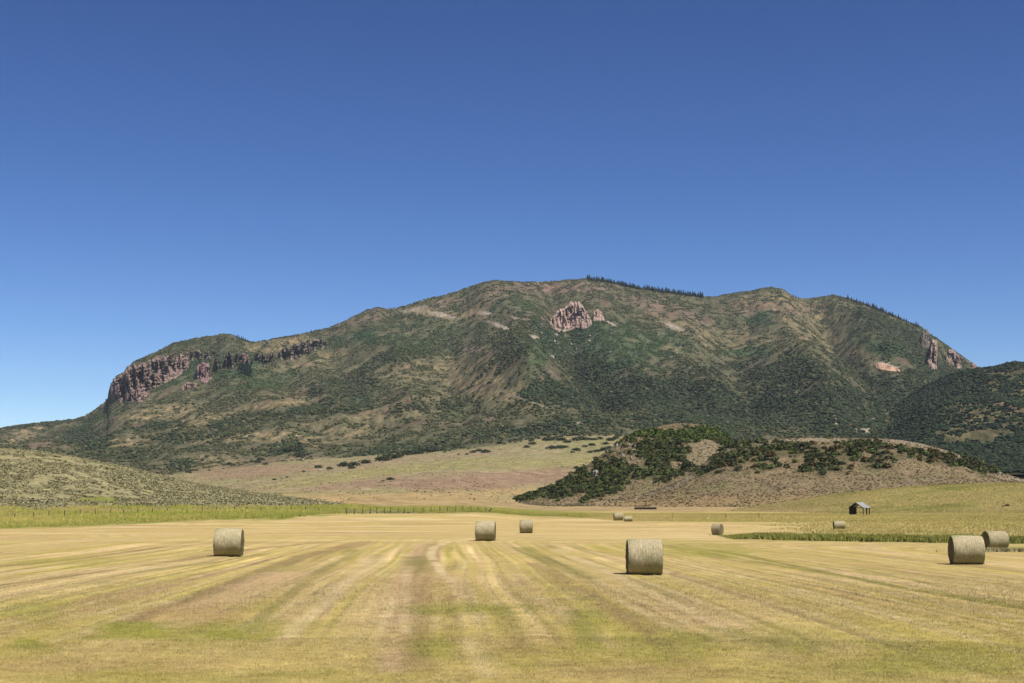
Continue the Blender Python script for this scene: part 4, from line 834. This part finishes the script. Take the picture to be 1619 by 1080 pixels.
def bale_parts(seed):
    """unit bale: axis x, length 1 (-.5...5), radius .5, resting on z=0"""
    g = np.random.default_rng(seed); na, nl = 64, 26
    xs = np.linspace(-.5, .5, nl); th = np.linspace(0, 2 * math.pi, na, endpoint=False)
    T, Xq = np.meshgrid(th, xs, indexing='ij'); tp, bl, sg = g.normal(0, .03), g.uniform(.0, .035), g.uniform(.0, .03)
    e = np.abs(Xq) / .5; rad = .5 * (1 - .035 * sst(.86, 1, e) ** 1.5) + .006 * fbm(np.cos(T) * 3 + 5, Xq * 9 + np.sin(T) * 3, 3, seed) + .004 * perlin(Xq * 22, np.cos(T), seed + 1)
    rad = rad * (1 + tp * Xq + bl * (1 - (2 * Xq) ** 2) - bl + .012 * fbm(np.cos(T) * 1.2 + seed, np.sin(T) * 1.2 + Xq, 2, seed + 4))
    yq = rad * np.sin(T) * (1 + sg); zq = -rad * np.cos(T) * (1 - sg); zq = np.maximum(zq, -.478 + .003 * np.sin(9 * Xq)) ; zq = zq + .478
    V = np.stack([Xq, yq, zq], -1).reshape(-1, 3); idx = np.arange(na * nl).reshape(na, nl); i2 = np.roll(idx, -1, 0)
    q = np.stack([idx[:, :-1], idx[:, 1:], i2[:, 1:], i2[:, :-1]], -1).reshape(-1, 4)
    wrap = np_mesh("net_wrap", V, q[:, ::-1], None, True); wrap.materials.append(m_wrap)
    ends = []
    for sd_, col_ in ((-1, 0), (1, nl - 1)):
        ring = np.stack([Xq[:, col_], yq[:, col_], zq[:, col_]], -1); cen = np.array([sd_ * .5, 0, .478]); K = 14; VV = []
        for k in range(K + 1):
            f = 1 - k / K; p = cen + (ring - cen) * max(f, .01); p[:, 0] += sd_ * (.012 * math.sin(k * 2.4) * (k > 0) + .02 * (1 - f) * (k > 0)) + (.008 * g.standard_normal(na) if k else 0)
            VV.append(p)
        VV = np.concatenate(VV); ii = np.arange((K + 1) * na).reshape(K + 1, na); jn = np.roll(ii, -1, 1)
        qq = np.stack([ii[:-1], jn[:-1], jn[1:], ii[1:]], -1).reshape(-1, 4)
        if sd_ > 0: pass
        else: qq = qq[:, ::-1]
        mm = np_mesh("hay_face", VV, qq, None, True); mm.materials.append(m_core); ends.append(mm)
    # ragged fringe of stems at the end edges
    Vf = []
    for k in range(420):
        t_ = g.uniform(0, 2 * math.pi); sdx = g.choice([-1, 1]); r_ = .49 * g.uniform(.4, 1.0); p = np.array([sdx * .49, r_ * math.sin(t_), -r_ * math.cos(t_) + .478]); d = np.array([sdx * g.uniform(.2, 1), g.normal(0, .9), g.normal(0, .9)]) * g.uniform(.015, .045); w_ = np.array([0, g.normal(0, .004), g.normal(0, .004)])
        Vf += [p - w_, p + w_, p + d]
    fr_ = np_mesh("loose_stems", np.array(Vf), np.arange(len(Vf)).reshape(-1, 3)); fr_.materials.append(m_core)
    return wrap, ends, fr_
BP = [bale_parts(800 + i) for i in range(4)]
BASES = []
def bale(px, base, h, wlen, yaw, label, k, zs=1.0):
    x, y = flat(px, base, 0.0); r = math.hypot(x, y); az = math.atan2(x, y); hm = h * r / F / zs
    L = wlen * r / F
    y += hm * .22
    z = float(ground.height(np.array([x]), np.array([y]))[0]); BASES.append((x, y, L, hm))
    e = empty("hay_bale", (x, y, z - .03), R(yaw)); e.scale = (L, hm * 1.02, hm * zs * 1.04); tag(e, label, "hay bale", "round hay bales on the field")
    wrap, ends, fr_ = BP[k % 4]
    for nm, me in (("net_wrap", wrap), ("hay_face", ends[0]), ("hay_face", ends[1]), ("loose_stems", fr_)):
        o = bpy.data.objects.new(nm, me); COL.objects.link(o); o.parent = e
bale(1020, 908.5, 56, 53, 0, "largest round hay bale, nearest the camera at the middle of the field", 0)
bale(359.5, 880, 43, 41, 3, "round hay bale by itself on the left of the field", 1)
bale(767.5, 855, 31, 30, -4, "round hay bale left of the smaller bale in the middle distance", 2)
bale(832, 843, 21.5, 19.5, 0, "small round hay bale just right of the middle distance bale", 3)
bale(1532, 892.5, 43, 45, -5, "big round hay bale at the right with the angled bale behind its corner", 1)
bale(1576, 869, 27.5, 31, 9, "round hay bale with wide shadowed end, farthest right beside the ditch grass", 2)
bale(1135, 845.5, 17.5, 13.5, -32, "small upright looking round hay bale left of the ditch grass strip", 0)
bale(1327.5, 837, 13, 16.5, -2, "small pinkish round hay bale in front of the open shed", 3)
bale(978, 825, 12.5, 14, 2, "larger one of the two distant hay bales on the far edge of the field", 1)
bale(993.5, 826.5, 8.0, 12, -4, "low squashed hay bale right beside the distant far edge bale", 2, .72)
# loose hay heap right of the last bale
x, y = flat(1598, 872); pos = np.stack([x + rng.normal(0, 1.6, 900), y + rng.normal(0, .5, 900), 0 * rng.random(900)], -1); 
for (bx_, by_, bl_, bh_) in BASES:
    q_ = np.stack([bx_ + rng.uniform(-.62, .62, 60) * bl_, by_ + rng.choice([-1, 1], 60) * bh_ * rng.normal(.24, .07, 60), np.zeros(60)], -1); pos = np.concatenate([pos, q_])
pos[:, 2] = ground.height(pos[:, 0], pos[:, 1]) + .02; nH = len(pos); sH = np.r_[rng.uniform(.6, 1.2, 900), rng.uniform(.15, .42, nH - 900)]
bake("loose_hay", [tuft(6, 900 + i, .25, .03, .2, 1.6) for i in range(4)], pos, sH, np.zeros((nH, 3)) + np.array([.46, .38, .18]) * rng.uniform(.7, 1.2, (nH, 1)), m_grass, "loose hay strewn at the foot of the bales and heaped beside the farthest right one", "loose hay")

# ================================================================== SHED
m_tin = material("weathered_tin", col=(.36, .34, .32), rough=.55, nscale=.9, namp=.25, spec=.4)
m_plank = material("old_planks", col=(.055, .042, .035), nscale=3, namp=.35)
def box(bm, x0, x1, y0, y1, z0, z1):
    v = [bm.verts.new(p) for p in ((x0, y0, z0), (x1, y0, z0), (x1, y1, z0), (x0, y1, z0), (x0, y0, z1), (x1, y0, z1), (x1, y1, z1), (x0, y1, z1))]
    for f in ((3, 2, 1, 0), (4, 5, 6, 7), (0, 1, 5, 4), (1, 2, 6, 5), (2, 3, 7, 6), (3, 0, 4, 7)): bm.faces.new([v[i] for i in f])
    return v
def bobj(name, fn, mat, parent):
    bm = bmesh.new(); fn(bm); me = bpy.data.meshes.new(name); bm.to_mesh(me); bm.free(); return link(name, me, mat, parent)
sx, sy = [float(q) for q in (lambda r, a: (r * math.sin(a), r * math.cos(a)))(430., float(ray(1354, 812)[0]))]
sz = float(top_z(np.array([sx]), np.array([sy]))[0])
shed = empty("open_shed", (sx, sy, sz - .05), R(-40)); tag(shed, "small weathered open sided shed with grey tin gable roof and missing walls", "shed")
HW, LN, EV, RD = 2.15, 4.2, 2.35, 3.75
for s_ in (-1, 1):
    def slope(bm, s_=s_):
        nseg = 14
        for t0 in (0, .05):
            pass
        top, botm = [], []
        for i in range(nseg * 2 + 1):
            yy_ = -.35 + (LN + .7) * i / (nseg * 2); wz = .025 * (i % 2)
            for (lst, dz) in ((top, .05), (botm, 0)):
                lst.append((bm.verts.new((0, yy_, RD + dz + wz)), bm.verts.new((s_ * (HW + .35), yy_, EV - .2 + dz + wz))))
        for i in range(nseg * 2):
            bm.faces.new([top[i][0], top[i + 1][0], top[i + 1][1], top[i][1]]); bm.faces.new([botm[i][0], botm[i][1], botm[i + 1][1], botm[i + 1][0]])
            bm.faces.new([top[i][1], top[i + 1][1], botm[i + 1][1], botm[i][1]]); bm.faces.new([top[i][0], botm[i][0], botm[i + 1][0], top[i + 1][0]])
        for q in (0, -1): bm.faces.new([top[q][0], top[q][1], botm[q][1], botm[q][0]])
    bobj("roof_sheet", slope, m_tin, shed)
for (px_, py_) in ((-HW, 0), (-HW + 1.35, 0), (HW, 0), (-HW, LN), (HW - .05, LN), (HW, LN * .5), (HW - .9, LN)):
    bobj("post", lambda bm, a=px_, b=py_: box(bm, a - .11, a + .11, b - .11, b + .11, 0, EV - .02 + max(0, (HW - abs(a))) * .6), m_plank, shed)
bobj("side_wall", lambda bm: [box(bm, -HW - .13, -HW - .09, .1 + i * .33, .1 + i * .33 + .3, .05, EV - .05) for i in range(12)], m_plank, shed)
bobj("front_wall", lambda bm: [box(bm, -HW + i * .33, -HW + i * .33 + .30, -.16, -.12, .08, EV + .1 + i * .2) for i in range(3)], m_plank, shed)
bobj("tie_beam", lambda bm: (box(bm, -HW, HW, -.1, .06, EV - .12, EV + .04), box(bm, -HW, HW, LN - .08, LN + .08, EV - .12, EV + .04)), m_plank, shed)
def gable(bm):
    v = [bm.verts.new(p) for p in ((-HW, -.10, EV + .05), (0, -.10, RD - .06), (-.02, -.10, RD - .75), (-HW + 1.0, -.10, EV + .05))]
    w_ = [bm.verts.new((p.co.x, -.05, p.co.z)) for p in v]
    bm.faces.new(v[::-1]); bm.faces.new(w_)
    for i in range(4): bm.faces.new([v[i], v[(i + 1) % 4], w_[(i + 1) % 4], w_[i]])
bobj("gable_boards", gable, m_plank, shed)
bobj("rafter", lambda bm: [bm.faces.new([bm.verts.new(p) for p in ((0, yy_, RD - .05), (HW + .2, yy_, EV - .14), (HW + .2, yy_, EV - .32), (0, yy_, RD - .28))]) for yy_ in (-.2, LN + .1)], m_plank, shed)

# long low dark trough on the far flat
r_ = 560.; a0_ = float(ray(1003, 801)[0]); a1_ = float(ray(1038, 801)[0])
p0 = Vector((r_ * math.sin(a0_), r_ * math.cos(a0_), 0)); p1 = Vector((r_ * math.sin(a1_), r_ * math.cos(a1_), 0)); mid = (p0 + p1) / 2; L = (p1 - p0).length
mz = float(top_z(np.array([mid.x]), np.array([mid.y]))[0])
m_dark = material("dark_steel", col=(.035, .03, .028), rough=.7)
tr = empty("feed_trough", (mid.x, mid.y, mz), math.atan2(p1.y - p0.y, p1.x - p0.x)); tag(tr, "long low dark feed trough at the foot of the brown hills", "feed trough")
bobj("trough_body", lambda bm: (box(bm, -L / 2, L / 2, -.4, -.34, .22, 1.0), box(bm, -L / 2, L / 2, .34, .4, .22, 1.0), box(bm, -L / 2, L / 2, -.34, .34, .22, .28)), m_dark, tr)
for k in range(5):
    bobj("leg", lambda bm, k=k: box(bm, -L / 2 + .2 + k * (L - .5) / 4, -L / 2 + .35 + k * (L - .5) / 4, -.42, .42, -.1, .215), m_dark, tr)

# ================================================================== FENCES
m_post = material("fence_wood", col=(.13, .105, .08), nscale=3, namp=.3)
m_wire = material("rusty_wire", col=(.12, .09, .07), rough=.6)
POST = []
for i in range(3):
    bm = bmesh.new(); bmesh.ops.create_cone(bm, segments=8, radius1=.085, radius2=.07, depth=1.5, cap_ends=True)
    for v in bm.verts: v.co.z += .65; v.co.x += .03 * (i - 1) * v.co.z
    me = bpy.data.meshes.new("post"); bm.to_mesh(me); bm.free(); me.materials.append(m_post); POST.append(me)
def fence(pts, step, label, hsc=1.0):
    P = []
    for (u, r_) in pts:
        a = float(ray(u, 805)[0]); P.append((r_ * math.sin(a), r_ * math.cos(a)))
    P = np.array(P); d = np.r_[0, np.cumsum(np.hypot(*np.diff(P, axis=0).T))]; n = max(int(d[-1] / step), 1)
    dd = np.linspace(0, d[-1], n + 1) + np.r_[0, rng.normal(0, .25, n - 1), 0] if n > 1 else np.array([0, d[-1]])
    X_ = np.interp(dd, d, P[:, 0]); Y_ = np.interp(dd, d, P[:, 1]); Z_ = top_z(X_, Y_)
    root = empty("wire_fence", (X_[0], Y_[0], Z_[0])); tag(root, label, "fence")
    hs = []
    for i in range(len(X_)):
        o = bpy.data.objects.new("post", POST[int(rng.integers(0, 3))]); COL.objects.link(o); o.parent = root
        h_ = hsc * rng.uniform(.85, 1.15); hs.append(h_); o.location = (X_[i] - X_[0], Y_[i] - Y_[0], Z_[i] - Z_[0]); o.scale = (hsc * 1.1, hsc * 1.1, h_); o.rotation_euler = (rng.normal(0, .04), rng.normal(0, .05), rng.uniform(0, 6))
    for lv in (.45, .8, 1.15):
        V, Fq = [], []
        for i in range(len(X_)):
            b_ = len(V); x0, y0, z0 = X_[i] - X_[0], Y_[i] - Y_[0], Z_[i] - Z_[0] + lv * hs[i]
            V += [(x0, y0 - .01, z0 - .006), (x0, y0 + .01, z0 - .006), (x0, y0, z0 + .01)]
            if i:
                c_ = b_ - 3
                for q in range(3): Fq.append((c_ + q, c_ + (q + 1) % 3, b_ + (q + 1) % 3, b_ + q))
        link("wire", np_mesh("wire", np.array(V), np.array(Fq)), m_wire, root)
fence([(-80, 262), (17, 268), (240, 300), (400, 318), (505, 332)], 4.2, "weathered wooden post and wire fence at the foot of the left sagebrush hill", .95)
fence([(548, 300), (640, 330), (700, 345), (768, 365)], 3.9, "line of thin grey fence posts above the tall grass left of centre", .95)
fence([(500, 470), (515, 480), (532, 480), (542, 470)], 2.3, "short run of brown posts on the slope at the end of the sagebrush hill", 1.3)
fence([(1064, 345), (1133, 345), (1200, 360)], 10.5, "sparse small posts in the meadow between the far bales and the shed", .8)
# leaning dark post beside the fence end
a = float(ray(772, 808)[0]); lx, ly = 362 * math.sin(a), 362 * math.cos(a); lz = float(top_z(np.array([lx]), np.array([ly]))[0])
bm = bmesh.new(); bmesh.ops.create_cone(bm, segments=8, radius1=.22, radius2=.12, depth=1.5, cap_ends=True)
for v in bm.verts: v.co.z += .6
me = bpy.data.meshes.new("post"); bm.to_mesh(me); bm.free()
o = link("leaning_post", me, m_post); o.location = (lx, ly, lz); o.rotation_euler = (0, R(38), 0); tag(o, "thick dark post leaning right at the end of the thin fence line", "fence post")

# ------------------------------------------------------------------ labels told apart by their order in the row
def ordinal(n):
    suf = 'th' if 10 <= n % 100 <= 20 else {1: 'st', 2: 'nd', 3: 'rd'}.get(n % 10, 'th'); return str(n) + suf
import collections
grp = collections.defaultdict(list)
for o in COL.objects:
    if o.parent is None and o.get("group") and o.get("label"): grp[o["label"]].append(o)
TXT = {"small dark conifer in the long row along the summit ridge": "small dark conifer in the row along the summit ridge, {} from the left",
       "small dark conifer on the skyline descending to the right cliffs": "small dark conifer, {} from the top of the skyline descending to the right cliffs",
       "dark conifer clustered on the left shoulder beside the grassy saddle": "dark conifer, {} from the left in the clump beside the grassy saddle",
       "lone small conifer spaced out along the bare ridge line": "lone small conifer on the bare ridge line, {} from the left",
       "dark conifer in the notch between the left shoulder rocks": "dark conifer in the notch between the left shoulder rocks, {} from the left",
       "small pale boulder scattered on the lush slope below the outcrop": "small pale boulder on the lush slope below the outcrop, {} from the left",
       "pale rock on the steep left face of the rocky hill": "pale rock on the steep left face of the rocky hill, {} from the left",
       "dark green shrub scattered over the pale upper meadow": "dark green shrub on the pale upper meadow, {} from the left",
       "dark shrub along the lower edge of the mountain left of centre": "dark shrub along the foot of the mountain, {} from the left",
       "brown green shrub at the lower left end of the oak brush band": "brown green shrub at the left end of the oak brush band, {} from the left",
       "dark shrub on the grey flat at the foot of the dark spur": "dark shrub on the grey flat below the dark spur, {} from the left"}
for lab, objs in grp.items():
    if lab in TXT and len(objs) > 1:
        objs.sort(key=lambda o: math.atan2(o.location.x, o.location.y))
        for i, o in enumerate(objs): o["label"] = TXT[lab].format(ordinal(i + 1))

# ------------------------------------------------------------------ air
bm = bmesh.new(); box(bm, -9500, 9500, -9500, 9500, -60, 900); me = bpy.data.meshes.new("haze"); bm.to_mesh(me); bm.free()
hz = link("haze", me, None); hz["kind"] = "stuff"; hz["label"] = "thin blue summer air between the field and the mountain"
hm_ = bpy.data.materials.new("air"); hm_.use_nodes = True; t = hm_.node_tree; t.nodes.clear()
pv = t.nodes.new("ShaderNodeVolumePrincipled"); pv.inputs['Color'].default_value = (.75, .86, 1, 1); pv.inputs['Density'].default_value = HAZE; pv.inputs['Anisotropy'].default_value = 0.0
ou = t.nodes.new("ShaderNodeOutputMaterial"); t.links.new(pv.outputs[0], ou.inputs['Volume']); me.materials.append(hm_)
